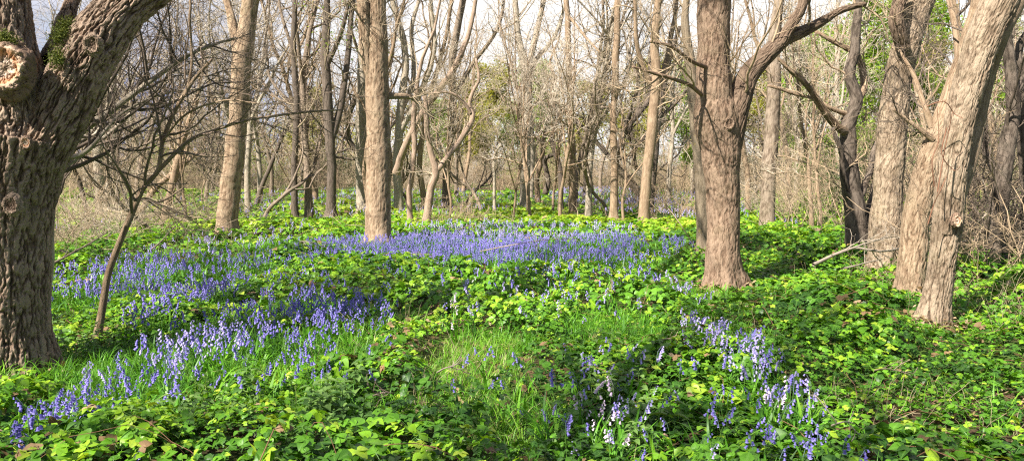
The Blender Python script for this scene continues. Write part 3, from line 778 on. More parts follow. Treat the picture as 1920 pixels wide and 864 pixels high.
# ------------------------------------------------------------------ background wood: a few trees built once, then copied
def tree_variant(seed, h, r, n1, style, tw='twig', mat='midbark', leaf=None, fork=False, ln=1.0, dens=1.0):
    rng = np.random.default_rng(seed)
    K = 16
    d = np.array([rng.normal() * 0.06, rng.normal() * 0.06, 1.0]); p = np.zeros(3); pts = [p + np.array([0, 0, -0.2])]
    for k in range(1, K):
        d = norm((d + rng.normal(size=3) * np.array([1, 1, 0.3]) * (0.09 if style != 'crooked' else 0.3) + np.array([0, 0, 0.12]))[None])[0]
        p = p + d * h / (K - 1); pts.append(p)
    tk = np.linspace(0, 1, K)
    rad = r * ((1 - tk) ** 0.75 * 0.9 + 0.08); rad[0] *= 1.35
    sp, sr = smooth_path(pts, rad, 0.3)
    tr, cr = MB(), MB()
    tubes(tr, sp, sr, 9, seed=seed)
    S, R = resample(sp, sr, 24); S = S[None]; R = R[None]
    ang = {'narrow': (18, 38), 'spread': (40, 75), 'crooked': (35, 80)}[style]
    wan = {'narrow': 0.2, 'spread': 0.3, 'crooked': 0.42}[style]
    if fork:
        A0 = spawn(S, R, 3, rng, 0.18, 0.45, (14, 28), h * 0.62, 0.1, 0.2, 14, 0.10, 0.1, 0.72, 0.02)
        tubes(tr, *A0, 7, seed=seed + 5)
        A1 = spawn(*A0, 6, rng, 0.3, 1, ang, h * 0.2 * ln, K=8, wander=wan, up=0.08, rscale=0.013, rmin=0.005)
    A = spawn(S, R, n1, rng, 0.22, 0.99, ang, h * 0.30 * ln, 0.4, 0.55, 10, wan, 0.09, 0.6, 0.014, 0.006)
    tubes(tr, *A, 5, seed=seed + 1)
    if fork: tubes(tr, *A1, 5, seed=seed + 9); 
    Bs = [spawn(*A, int(6 * dens), rng, 0.15, 1, (30, 62), h * 0.115 * ln, K=7, wander=wan * 1.1, up=0.06, rscale=0.010, rmin=0.0055)]
    if fork: Bs.append(spawn(*A1, 5, rng, 0.15, 1, (30, 62), h * 0.09 * ln, K=6, wander=wan, up=0.06, rscale=0.010, rmin=0.0055))
    tips = []
    for B in Bs:
        tubes(cr, *B, 4, seed=seed + 2)
        C = spawn(*B, int(6 * dens), rng, 0.1, 1, (30, 65), h * 0.05 * ln, K=5, wander=0.22, up=0.04, rscale=0.009, rmin=0.0045)
        tubes(cr, *C, 3, seed=seed + 3)
        tips.append(C[0][:, 2]); tips.append(C[0][:, -1])
    tm, cm = tr.mesh('trunk', M[mat]), cr.mesh('crown', M[tw])
    lm = None
    if leaf:
        lb = MB(); leaf_cloud(lb, np.concatenate(tips), leaf[1], leaf[2], leaf[3], rng); lm = lb.mesh('foliage', M[leaf[0]])
    return (tm, cm, lm)

V = {
 'narrow pale': tree_variant(101, 13, 0.13, 14, 'narrow', 'twigpale', 'pale', fork=True),
 'slim fawn': tree_variant(102, 14, 0.13, 13, 'narrow', 'twig', 'ash'),
 'slim brown': tree_variant(103, 12, 0.12, 13, 'spread', 'twig', 'midbark'),
 'forked brown': tree_variant(104, 13, 0.15, 11, 'spread', 'twigbrown', 'midbark', fork=True),
 'crooked dark': tree_variant(105, 10, 0.17, 14, 'crooked', 'twigdark', 'darkbark', fork=True),
 'crooked fawn': tree_variant(106, 10, 0.15, 15, 'crooked', 'twig', 'ash'),
 'spreading grey': tree_variant(107, 13, 0.15, 16, 'spread', 'twigpale', 'pale', fork=True),
 'slender dark': tree_variant(108, 13, 0.11, 12, 'narrow', 'twigdark', 'darkbark'),
 'budding green': tree_variant(109, 9.5, 0.15, 14, 'spread', 'twig', 'midbark', leaf=('bud', 13000, 0.26, 0.085)),
 'budding golden': tree_variant(110, 9, 0.15, 14, 'spread', 'twigbrown', 'midbark', leaf=('budgold', 13000, 0.26, 0.085)),
}
def place(kind_key, meshes, x, y, s, rz, name, label, cat, group, lean=0.0):
    o = empty(name, (x, y, float(gz(x, y))), label, cat, group)
    o.scale = (s, s, s); o.rotation_euler = (lean * math.cos(rz), lean * math.sin(rz), rz)
    for nm, me in zip(('trunk', 'crown', 'foliage'), meshes):
        if me is None: continue
        c = bpy.data.objects.new(nm, me); COL.objects.link(c); c.parent = o
    return o

LAND = [(-9e9, 'beyond the massive oak'), (60, 'by the leaning sapling'), (330, 'behind the stout forked trunk'),
        (520, 'around the green-shooted dark tree'), (690, 'just behind the straight ribbed trunk'), (830, 'around the whitish sapling'),
        (1010, 'around the straight pale pole tree'), (1170, 'behind the knobbly fawn trunk'), (1300, 'behind the limbed oak'), (1480, 'behind the crooked black oak'),
        (1640, 'beside the broad fawn trunk'), (1800, 'past the knotted near trunk')]
def where(px):
    r = LAND[0][1]
    for a, s in LAND:
        if px >= a: r = s
    return r
rng = np.random.default_rng(2024)
bare = [k for k in V if 'budding' not in k]
wts = np.array([.10, .15, .16, .14, .12, .13, .09, .11]); wts /= wts.sum()
spots = []
def ok(x, y, dmin):
    return all((x - a) ** 2 + (y - b) ** 2 > dmin ** 2 for a, b in spots)
for (y0, y1, n, dmin) in ((27, 36, 20, 1.8), (36, 50, 34, 1.8), (50, 80, 62, 2.4)):
    c = 0; tries = 0
    while c < n and tries < 6000:
        tries += 1
        y = rng.uniform(y0, y1); x = rng.uniform(-0.74, 0.74) * y
        px = CX + F * x / y
        if y < 44 and 860 < px < 1000 and rng.random() < 0.8: continue     # the clearing
        if y > 40 and 860 < px < 1180 and rng.random() < .45: continue
        if not ok(x, y, dmin): continue
        spots.append((x, y)); c += 1
        k = bare[rng.choice(len(bare), p=wts)]
        dist = 'near' if y < 36 else ('farther' if y < 50 else 'distant')
        lab = '%s bare tree, %s, %s' % (k, {'near': 'front rank', 'farther': 'second rank', 'distant': 'far off'}[dist], where(px))
        place(k, V[k], x, y, rng.uniform(0.7, 1.15), rng.uniform(0, 6.28), k.replace(' ', '_') + '_tree', lab, 'tree',
              '%s trees %s' % (k, where(px)), rng.uniform(-0.06, 0.06))
# trees in young leaf among and behind the bare ones
for (px, y, s, k) in ((905, 62, 1.0, 'budding golden'), (870, 70, .95, 'budding golden'), (1225, 66, 1.1, 'budding golden'), (1180, 70, 1.1, 'budding golden'), (1100, 74, 1.0, 'budding golden'),
                      (1010, 72, 1.1, 'budding green'), (960, 76, 0.8, 'budding green'), (1620, 46, 1.15, 'budding green'), (1560, 52, 1.1, 'budding green'), (1500, 58, 1.1, 'budding green'),
                      (1690, 50, 1.2, 'budding green'), (1760, 60, 1.2, 'budding golden'), (1420, 66, 1.1, 'budding golden'), (1320, 64, 1.0, 'budding green'), (600, 60, .8, 'budding golden'),
                      (1860, 56, 1.2, 'budding green'), (1300, 40, .7, 'budding green'), (820, 66, .7, 'budding green')):
    x = (px - CX) / F * y
    place(k, V[k], x, y, s, rng.uniform(0, 6.28), k.replace(' ', '_') + '_tree', '%s tree with a haze of young leaves, %s' % (k, where(px)), 'tree', '%s trees %s' % (k, where(px)))

# trees behind the camera whose branches throw the dappled shade over the near ground
for i, (x, y, s, k) in enumerate(((-5.0, -1.5, 1.15, 'spreading grey'), (-9.5, -2.6, 1.1, 'forked brown'), (-13.5, 1.5, 1.3, 'forked brown'), (1.0, -7.5, 1.2, 'spreading grey'), (4.5, -2.5, .8, 'forked brown'), (-14.0, 5.5, 1.2, 'spreading grey'))):
    place(k, V[k], x, y, s, i * 1.9, k.replace(' ', '_') + '_tree', '%s tree standing behind the path, shading the near brambles' % k, 'tree', 'shade trees out of view')

# ------------------------------------------------------------------ thicket shrubs
def shrub_variant(seed, h, n, spread, tw, leaf=None):
    rng = np.random.default_rng(seed); mb = MB()
    base = rng.normal(size=(n, 3)) * np.array([spread * 0.35, spread * 0.35, 0])
    d = norm(rng.normal(size=(n, 3)) * np.array([0.42, 0.42, 0.1]) + np.array([0, 0, 1.0])); p = base.copy(); p[:, 2] = -0.05; out = [p]
    K = 9; L = h * rng.uniform(0.6, 1.15, n)
    for k in range(1, K):
        d = norm(d + rng.normal(size=(n, 3)) * 0.17 + np.array([0, 0, -0.02]))
        p = p + d * (L / (K - 1))[:, None]; out.append(p)
    A = np.stack(out, 1); R = (0.011 * L / h * rng.uniform(0.6, 1.5, n))[:, None] * np.linspace(1, 0.35, K)
    tubes(mb, A, R, 4, seed=seed)
    B = spawn(A, R, 6, rng, 0.15, 1, (25, 65), h * 0.3, K=6, wander=0.24, up=0.03, rscale=0.009, rmin=0.0045)
    tubes(mb, *B, 3, seed=seed)
    C = spawn(*B, 4, rng, 0.1, 1, (25, 70), h * 0.13, K=4, wander=0.25, up=0.0, rscale=0.009, rmin=0.004)
    tubes(mb, *C, 3, seed=seed)
    lm = None
    if leaf:
        lb = MB(); tips = np.concatenate([B[0][:, 3], B[0][:, -1], C[0][:, -1]]); leaf_cloud(lb, tips, leaf[1], leaf[2], leaf[3], rng); lm = lb.mesh('foliage', M[leaf[0]])
    return (mb.mesh('stems', M[tw]), lm)
SH = {
 'brown twiggy': shrub_variant(201, 3.0, 26, 1.6, 'twigbrown'),
 'fawn twiggy': shrub_variant(202, 3.4, 24, 1.8, 'twig'),
 'pale twiggy': shrub_variant(203, 2.6, 26, 1.6, 'twigpale'),
 'dark tangled': shrub_variant(204, 2.4, 26, 1.7, 'twigdark'),
 'low brown': shrub_variant(205, 1.5, 34, 1.8, 'twigbrown'),
 'budding': shrub_variant(206, 2.6, 22, 1.6, 'twig', ('bud', 1800, 0.07, 0.03)),
 'dull green': shrub_variant(207, 2.6, 22, 1.8, 'twigbrown', ('evergreen', 4500, 0.10, 0.04)),
}
skeys = list(SH); sw = np.array([.20, .20, .12, .08, .18, .12, .10]); sw /= sw.sum()
def put_shrub(k, x, y, s, lab, grp):
    o = empty(k.replace(' ', '_') + '_shrub', (x, y, float(gz(x, y))), lab, 'shrub', grp)
    o.scale = (s, s, s * rng.uniform(0.85, 1.2)); o.rotation_euler = (0, 0, rng.uniform(0, 6.28))
    for nm, me in zip(('stems', 'foliage'), SH[k]):
        if me is None: continue
        c = bpy.data.objects.new(nm, me); COL.objects.link(c); c.parent = o
n = 0
while n < 230:
    y = 36 + 42 * rng.random() ** 1.2; x = rng.uniform(-0.74, 0.74) * y; px = CX + F * x / y
    if y < 50 and 380 < px < 1310 and rng.random() < .88: continue
    k = skeys[rng.choice(len(skeys), p=sw)]
    dist = 'thicket front' if y < 50 else 'deep thicket'
    put_shrub(k, x, y, rng.uniform(0.8, 1.35), '%s bush, %s, %s' % (k, dist, where(px)), '%s bushes %s' % (k, where(px)))
    n += 1
for (px, y, k, s) in ((120, 15, 'fawn twiggy', .55), (200, 17, 'pale twiggy', .6), (60, 13, 'brown twiggy', .6), (260, 20, 'low brown', .9), (340, 24, 'fawn twiggy', .7), (150, 22, 'brown twiggy', 1.0), (90, 26, 'fawn twiggy', 1.1),
                      (1860, 11.5, 'dark tangled', .85), (1905, 10.5, 'brown twiggy', .7), (1830, 14, 'dark tangled', 1.0), (1900, 15, 'dark tangled', 1.2), (1850, 18, 'brown twiggy', 1.2), (1560, 19, 'fawn twiggy', .8),
                      (1520, 24, 'brown twiggy', 1.0), (1740, 14, 'dark tangled', .8), (1720, 18, 'brown twiggy', 1.1), (1600, 26, 'dull green', 1.0), (1490, 27, 'fawn twiggy', .9), (1250, 29, 'brown twiggy', .9),
                      (1290, 26, 'low brown', .8), (1170, 31, 'brown twiggy', .9), (1400, 28, 'pale twiggy', .9), (860, 22, 'low brown', .8), (1950, 13, 'dark tangled', 1.1)):
    x = (px - CX) / F * y
    put_shrub(k, x, y, s, '%s bush, close to the flowers, %s' % (k, where(px)), '%s bushes %s' % (k, where(px)))

# small crooked understorey trees with wide bare twigs
US = {'crooked understorey': tree_variant(301, 5.2, 0.055, 9, 'crooked', 'twig', 'midbark', fork=True, ln=1.15), 'wavy understorey': tree_variant(302, 6.0, 0.05, 10, 'spread', 'twigpale', 'ash', fork=True, ln=1.15),
      'dark understorey': tree_variant(303, 4.6, 0.06, 9, 'crooked', 'twigdark', 'darkbark', ln=1.5)}
for i in range(36):
    y = rng.uniform(17, 36); px = rng.uniform(-40, 1960); x = (px - CX) / F * y
    if y < 26 and 440 < px < 1300: y = rng.uniform(26, 36); x = (px - CX) / F * y
    if y < 21 and 1300 < px < 1500: y += 8; x = (px - CX) / F * y
    k = list(US)[i % 3] if px < 500 or px > 1200 else list(US)[i % 2]
    place(k, US[k], x, y, rng.uniform(.7, 1.3), rng.uniform(0, 6.28), 'understorey_tree', '%s tree with thin bare twigs, %s' % (k, where(px)), 'small tree', '%s trees %s' % (k, where(px)), rng.uniform(-.15, .15))

# far mass of the wood closing the view
def far_wood():
    rng = np.random.default_rng(77); mb = MB()
    N = 260
    y = rng.uniform(74, 125, N); x = rng.uniform(-0.85, 0.85, N) * y
    h = rng.uniform(5.5, 10, N)
    K = 8; p = np.stack([x, y, gz(x, y) - .2], -1); d = np.tile([0, 0, 1.0], (N, 1)); out = [p]
    for k in range(1, K):
        d = norm(d + rng.normal(size=(N, 3)) * 0.08 + np.array([0, 0, .1])); p = p + d * (h / (K - 1))[:, None]; out.append(p)
    S = np.stack(out, 1); R = rng.uniform(0.1, 0.2, N)[:, None] * np.linspace(1, .2, K)
    tubes(mb, S, R, 5, rnd=rng.random(N))
    A = spawn(S, R, 9, rng, 0.1, 1, (25, 60), 3.6, K=6, wander=0.2, rscale=0.014, rmin=0.015)
    tubes(mb, *A, 3)
    B = spawn(*A, 6, rng, 0.1, 1, (25, 60), 1.5, K=4, wander=0.25, rscale=0.012, rmin=0.011)
    tubes(mb, *B, 3)
    # undergrowth stems
    N = 6000
    y = rng.uniform(55, 110, N); x = rng.uniform(-0.8, 0.8, N) * y
    K = 5; p = np.stack([x, y, gz(x, y) - .1], -1); d = norm(rng.normal(size=(N, 3)) * [.35, .35, .1] + [0, 0, 1.0]); out = [p]; h = rng.uniform(1.2, 4.5, N)
    for k in range(1, K):
        d = norm(d + rng.normal(size=(N, 3)) * 0.18); p = p + d * (h / (K - 1))[:, None]; out.append(p)
    S = np.stack(out, 1); R = rng.uniform(0.012, 0.03, N)[:, None] * np.linspace(1, .3, K)
    tubes(mb, S, R, 3)
    C = spawn(S, R, 4, rng, .2, 1, (30, 70), 0.9, K=4, wander=.25, rscale=.012, rmin=.009)
    tubes(mb, *C, 3)
    tag(mb.build('distant_woodland', M['twig']), 'hazy brown mass of far bare trees closing the view', 'woodland', kind='stuff')
    lb = MB()
    tips = B[0][:, -1]; tips = tips[tips[:, 2] < 9]
    sel = n2(tips[:, 0], tips[:, 1], 14, 33) > 0.5
    leaf_cloud(lb, tips[sel], 70000, 0.5, 0.13, rng)
    tag(lb.build('distant_foliage', M['budgold']), 'thin golden green spring foliage in the far wood', 'foliage', kind='stuff')
far_wood()

# ------------------------------------------------------------------ ground plants: where things grow
class Zone:
    """an ellipse on the ground given by where its top, bottom and sides appear from the path"""
    def __init__(s, x0, y0, x1, y1, z=0.3, rot=0.0):
        a, b = G((x0 + x1) / 2, y0, z), G((x0 + x1) / 2, y1, z)
        s.cy = (a[1] + b[1]) / 2; s.ry = max((a[1] - b[1]) / 2, 0.15)
        s.cx = ((x0 + x1) / 2 - CX) / F * s.cy; s.rx = (x1 - x0) / 2 / F * s.cy
    def d(s, x, y):
        return np.sqrt(((x - s.cx) / s.rx) ** 2 + ((y - s.cy) / s.ry) ** 2)
    def sample(s, n, rng, p=0.62):
        r = rng.random(n) ** p; a = rng.random(n) * 2 * math.pi
        return s.cx + s.rx * r * np.cos(a), s.cy + s.ry * r * np.sin(a)

GRASS = [(Zone(170, 590, 500, 790, .15), 1.0), (Zone(470, 600, 720, 720, .15), 1.0), (Zone(760, 600, 985, 740, .12), 1.15), (Zone(890, 740, 1060, 864, .1), .8),
         (Zone(1240, 505, 1370, 550, .2), 1.0), (Zone(1060, 560, 1260, 640, .15), .55), (Zone(0, 720, 250, 864, .15), .7), (Zone(500, 700, 760, 830, .1), .6),
         (Zone(0, 640, 210, 740, .1), .9), (Zone(1300, 560, 1460, 660, .2), .5)]
def grass_f(x, y):
    w = (n2(x, y, 0.7, 61) - 0.5) * 0.7
    r = np.zeros_like(x)
    for z, k in GRASS: r = np.maximum(r, k * (1 - sst(0.7, 1.15, z.d(x, y) + w)))
    return r
BARE = [Zone(1540, 720, 1920, 864, .05), Zone(780, 835, 900, 880, 0.0), Zone(1130, 700, 1560, 880, 0.1)]
DRIFT = [Zone(300, 366, 1300, 392, .2), Zone(560, 428, 1330, 474, .35), Zone(1040, 376, 1330, 402, .3), Zone(300, 415, 560, 480, .35), Zone(90, 455, 460, 550, .35)]
def veg_h(x, y):
    """height of the bramble canopy"""
    g = grass_f(x, y)
    m = n2(x, y, 0.95, 71, 3); big = n2(x, y, 3.3, 72, 2)
    h = 0.08 + 0.36 * sst(0.30, 0.78, m) * (0.5 + 0.8 * big) 
    h = h * (1 - 0.75 * np.clip(g, 0, 1)) 
    h = h * (1 - 0.35 * sst(16, 26, y))
    h *= 0.72 + 0.28 * sst(4.0, 8.0, y)
    for tx, ty, rr_ in TRUNKS:
        if ty < 11: h = h * (1 - .7 * np.exp(-(((x - tx) / .8) ** 2 + ((y - ty + .45) / 1.0) ** 2)))
    for zx in DRIFT: h = h * (1 - .5 * (1 - sst(.6, 1.1, zx.d(x, y))))
    return h
def clear_trunks(x, y, pad=0.03):
    k = np.ones(len(x), bool)
    for tx, ty, tr in TRUNKS: k &= (x - tx) ** 2 + (y - ty) ** 2 > (tr + pad) ** 2
    return k

def wedge(n, y0, y1, rng, m=0.70, pad=0.9):
    """points spread evenly over the ground the camera could look at"""
    y = np.sqrt(rng.uniform(y0 ** 2, y1 ** 2, n)); x = rng.uniform(-1, 1, n) * (m * y + pad)
    return x, y

def frames(nrm, yaw):
    nrm = norm(nrm); f = np.stack([np.cos(yaw), np.sin(yaw), np.zeros_like(yaw)], -1)
    f = norm(f - (f * nrm).sum(-1, keepdims=True) * nrm); s = np.cross(f, nrm)
    return np.stack([s, f, nrm], -1)        # columns: side, forward, normal

class Tpl:
    def __init__(s): s.v = []; s.f = []; s.mi = []; s.aux = []; s.dr = []
    def add(s, v, f, mi=0, aux=0.0, dr=0.0):
        o = len(s.v)
        s.v += [tuple(a) for a in v]; s.f += [tuple(i + o for i in q) for q in f]; s.mi += [mi] * len(f)
        s.aux += list(aux) if hasattr(aux, '__len__') else [aux] * len(v); s.dr += [dr] * len(v)
        return s
    def done(s):
        s.V = np.array(s.v, float); s.LT = np.array([len(q) for q in s.f]); s.LI = np.array([i for q in s.f for i in q]); s.MI = np.array(s.mi); s.A = np.array(s.aux); s.DR = np.array(s.dr)
        return s

def scatter(mb, tpl, pos, rot, sc, rnd, mi=0, chunk=None):
    N = len(pos)
    if N == 0: return
    nv = len(tpl.V)
    V = np.einsum('nij,vj->nvi', rot, tpl.V) * np.asarray(sc)[:, None, None] + pos[:, None, :]
    li = (tpl.LI[None, :] + (np.arange(N) * nv)[:, None]).ravel()
    r = np.clip(np.asarray(rnd)[:, None] + tpl.DR[None, :], 0, 1)
    mb.add(V.reshape(-1, 3), np.tile(tpl.LT, N), li, np.tile(tpl.MI + mi, N), r.ravel(), np.tile(tpl.A, N))

def leaflet(L, Wd, yaw=0, off=(0, 0, 0), droop=0.25, fold=0.22, detail=2, roll=0.0, tip=1.0):
    if detail == 2:
        t = [0, .16, .40, .66, .86, 1]; w = [0, .34, .46, .34, .15, 0]
    elif detail == 1:
        t = [0, .38, .75, 1]; w = [0, .46, .27, 0]
    else:
        v = [(0, 0, 0), (-.44, .45, .05), (0, 1, -.1), (.44, .45, .05)]
        t = None
    c, s = math.cos(yaw), math.sin(yaw)
    if t is None: V = v; Fc = [(0, 1, 2, 3)]; A = [0, .9, .4, .9]
    else:
        V = [(0, a, -droop * a * a) for a in t]; n = len(t); A = [0.0] * n
        for sg in (-1, 1):
            for a, b in zip(t[1:-1], w[1:-1]):
                V.append((sg * b, a - 0.06 * b, -droop * a * a + fold * b)); A.append(1.0)
        Fc = []
        for k, sg in enumerate((-1, 1)):
            o = n + k * (n - 2)
            Fc.append((0, 1, o) if sg > 0 else (0, o, 1))
            for j in range(n - 3):
                Fc.append((1 + j, 2 + j, o + 1 + j, o + j) if sg > 0 else (1 + j, o + j, o + 1 + j, 2 + j))
            Fc.append((n - 2, n - 1, o + n - 3) if sg > 0 else (n - 2, o + n - 3, n - 1))
    out = []
    for (x, y, z) in V:
        x *= Wd; y *= L; z *= L
        z += x * roll
        out.append((x * c + y * s + off[0], -x * s + y * c + off[1], z + off[2]))
    return out, Fc, A

def bramble_tpl(detail, rr, n5=False):
    t = Tpl()
    pt = 0.55 + 0.3 * rr.random()
    def lf(L, yaw, off, dr): v, f, a = leaflet(L, L * rr.uniform(.92, 1.12), yaw, off, rr.uniform(.1, .4), rr.uniform(.1, .35), detail, rr.uniform(-.25, .25)); t.add(v, f, 0, a, dr)
    lf(1.0, rr.uniform(-.2, .2), (0, 0, 0), 0)
    lf(.80, 1.25 + rr.uniform(-.25, .25), (.02, -.03, -.02), rr.uniform(-.08, .08))
    lf(.80, -1.25 + rr.uniform(-.25, .25), (-.02, -.03, -.02), rr.uniform(-.08, .08))
    if detail == 2:
        t.add([(-.02, 0, 0), (.02, 0, 0), (.02, -pt, -.35), (-.02, -pt, -.35)], [(0, 1, 2, 3)], 1, 0.5)
    return t.done()

def veg_normal(x, y, e=0.06):
    gx = (veg_h(x + e, y) - veg_h(x - e, y)) / (2 * e); gy = (veg_h(x, y + e) - veg_h(x, y - e)) / (2 * e)
    return np.stack([-gx * .8, -gy * .8, np.ones_like(x)], -1)

def brambles():
    rng = np.random.default_rng(900); rr = random.Random(3)
    mb = MB()
    for (y0, y1, dens, det, s0, s1, nv) in ((2.2, 8.0, 900, 2, .022, .062, 6), (8.0, 15.0, 330, 1, .042, .080, 4), (15.0, 27.0, 130, 0, .065, .12, 4), (27.0, 50.0, 34, 0, .11, .22, 3)):
        area = (0.70 * (y1 ** 2 - y0 ** 2) + 1.8 * (y1 - y0)); n = int(area * dens)
        x, y = wedge(n, y0, y1, rng)
        g = grass_f(x, y); h = veg_h(x, y)
        pat = n2(x, y, 0.55, 91)
        p = (1 - 0.93 * np.clip(g * 1.3, 0, 1)) * (0.35 + 0.65 * sst(0.25, 0.55, pat + h * .6)) * (1 - 0.45 * sst(.5, .65, n2(x, y, 1.3, 95)) * (y < 9)) 
        if y0 > 7:
            for zx in DRIFT: p = p * (1 - .6 * (zx.d(x, y) < .9))
        k = (rng.random(n) < p) & clear_trunks(x, y); x, y, h = x[k], y[k], h[k]; n = len(x)
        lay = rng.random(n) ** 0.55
        z = gz(x, y) + h * (0.25 + 0.75 * lay) + rng.normal(size=n) * 0.02 + 0.01
        nr = norm(veg_normal(x, y)) + rng.normal(size=(n, 3)) * 0.38; nr[:, 2] = np.abs(nr[:, 2]) + .25
        sp = n2(x, y, 0.28, 97) ; sp2 = n2(x, y, 2.6, 98)
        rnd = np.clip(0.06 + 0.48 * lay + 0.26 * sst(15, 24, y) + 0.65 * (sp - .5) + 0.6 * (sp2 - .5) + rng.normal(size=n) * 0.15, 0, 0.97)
        young = rng.random(n) < 0.05; rnd[young] = rng.uniform(.85, 1, young.sum())
        R = frames(nr, rng.uniform(0, 6.283, n)); sc = rng.uniform(s0, s1, n) * (0.5 + 1.0 * n2(x, y, 0.7, 99))
        old = rng.random(n) < .012 + .10 * (n2(x, y, 1.1, 123) > .68)
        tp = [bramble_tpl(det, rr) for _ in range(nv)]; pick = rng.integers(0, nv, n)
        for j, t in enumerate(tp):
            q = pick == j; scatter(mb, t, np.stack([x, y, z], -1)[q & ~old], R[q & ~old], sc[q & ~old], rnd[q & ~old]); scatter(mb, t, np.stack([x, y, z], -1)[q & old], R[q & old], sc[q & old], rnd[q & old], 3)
    # trailing canes: reddish brown arches over and under the leaves
    n = 420
    x, y = wedge(n, 2.6, 14, rng)
    k = (grass_f(x, y) < .5) & clear_trunks(x, y, .15); x, y = x[k], y[k]; n = len(x)
    yaw = rng.uniform(0, 6.283, n); L = rng.uniform(.4, 1.5, n); K = 9; tt = np.linspace(0, 1, K)
    X = x[:, None] + np.cos(yaw)[:, None] * L[:, None] * tt; Y = y[:, None] + np.sin(yaw)[:, None] * L[:, None] * tt
    Z = gz(X, Y) + (veg_h(X, Y) * rng.uniform(.5, 1.15, n)[:, None] + .03) * np.sin(np.clip(tt * 1.1 + .05, 0, 1) * math.pi) ** .6
    Q = np.stack([X, Y, Z], -1) + rng.normal(size=(n, K, 3)) * .012
    tubes(mb, Q, rng.uniform(.0015, .0034, n)[:, None] * np.linspace(1, .5, K), 4, mi=2)
    tag(mb.build('bramble_cover', [M['leaf'], M['stem'], M['redvine'], M['dryleaf'], M['stem']]), 'mounds of glossy three-part bramble leaves covering the woodland floor', 'undergrowth', kind='stuff')
brambles()

def strap_tpl(rr, L=1.0, w=0.02, bend=0.5, n=5, lean=.3):
    """a narrow arching blade"""
    V, Fc = [], []
    for i in range(n + 1):
        t = i / n; a = lean + bend * t * t
        V0 = (math.sin(a) * t, math.cos(a * .9) * t); ww = w * (1 - t ** 2.2) * (0.6 + .8 * min(1, t * 4))
        V += [(-ww, V0[0] * L, V0[1] * L), (ww, V0[0] * L, V0[1] * L)]
    for i in range(n): Fc.append((2 * i, 2 * i + 1, 2 * i + 3, 2 * i + 2))
    return V, Fc
def grass():
    rng = np.random.default_rng(901); rr = random.Random(8)
    mb = MB()
    def tuft(nb, spread, lo, hi, w, seg):
        t = Tpl()
        for _ in range(nb):
            v, f = strap_tpl(rr, rr.uniform(lo, hi), w * rr.uniform(.7, 1.3), rr.uniform(.1, 1.3), seg, rr.uniform(.02, .6))
            a = rr.uniform(0, 6.283); c, s = math.cos(a), math.sin(a); ox, oy = rr.gauss(0, spread), rr.gauss(0, spread)
            t.add([(x * c - y * s + ox, x * s + y * c + oy, z) for x, y, z in v], f, 0, 0.5, rr.uniform(-.2, .2))
        return t.done()
    for (y0, y1, dens, nb, seg, w, nv) in ((2.4, 9.0, 260, 9, 4, .011, 8), (9.0, 16, 60, 9, 2, .02, 5)):
        tp = [tuft(nb, .1, .45, 1.1, w, seg) for _ in range(nv)]
        area = (0.70 * (y1 ** 2 - y0 ** 2) + 1.8 * (y1 - y0)); n = int(area * dens)
        x, y = wedge(n, y0, y1, rng); g = grass_f(x, y)
        k = (rng.random(n) < np.maximum(g, 0.05)) & clear_trunks(x, y); x, y, g = x[k], y[k], g[k]; n = len(x)
        short = Zone(760, 600, 985, 740, .12).d(x, y) < 1.1
        sc = rng.uniform(.13, .27, n) * np.where(short, .62, 1) * (.7 + .6 * n2(x, y, .5, 41))
        rnd = np.clip(.25 + .6 * n2(x, y, .6, 44) + rng.normal(size=n) * .12 + short * .18, 0, .93); dry = rng.random(n) < .035; rnd[dry] = 1
        nr = rng.normal(size=(n, 3)) * .14 + [0, 0, 1.0]; R = frames(nr, rng.uniform(0, 6.283, n))
        pick = rng.integers(0, nv, n); pos = np.stack([x, y, gz(x, y) - .005], -1)
        for j, t in enumerate(tp):
            q = pick == j; scatter(mb, t, pos[q], R[q], sc[q], rnd[q])
    tag(mb.build('grass', M['grass']), 'lush thin grass in the sunny gaps between brambles', 'grass', kind='stuff')
    # strap leaves of the bluebells
    mb = MB(); tp = [tuft(6, .06, .6, 1.1, .03, 4) for _ in range(6)]
    return tp
STRAP = grass()

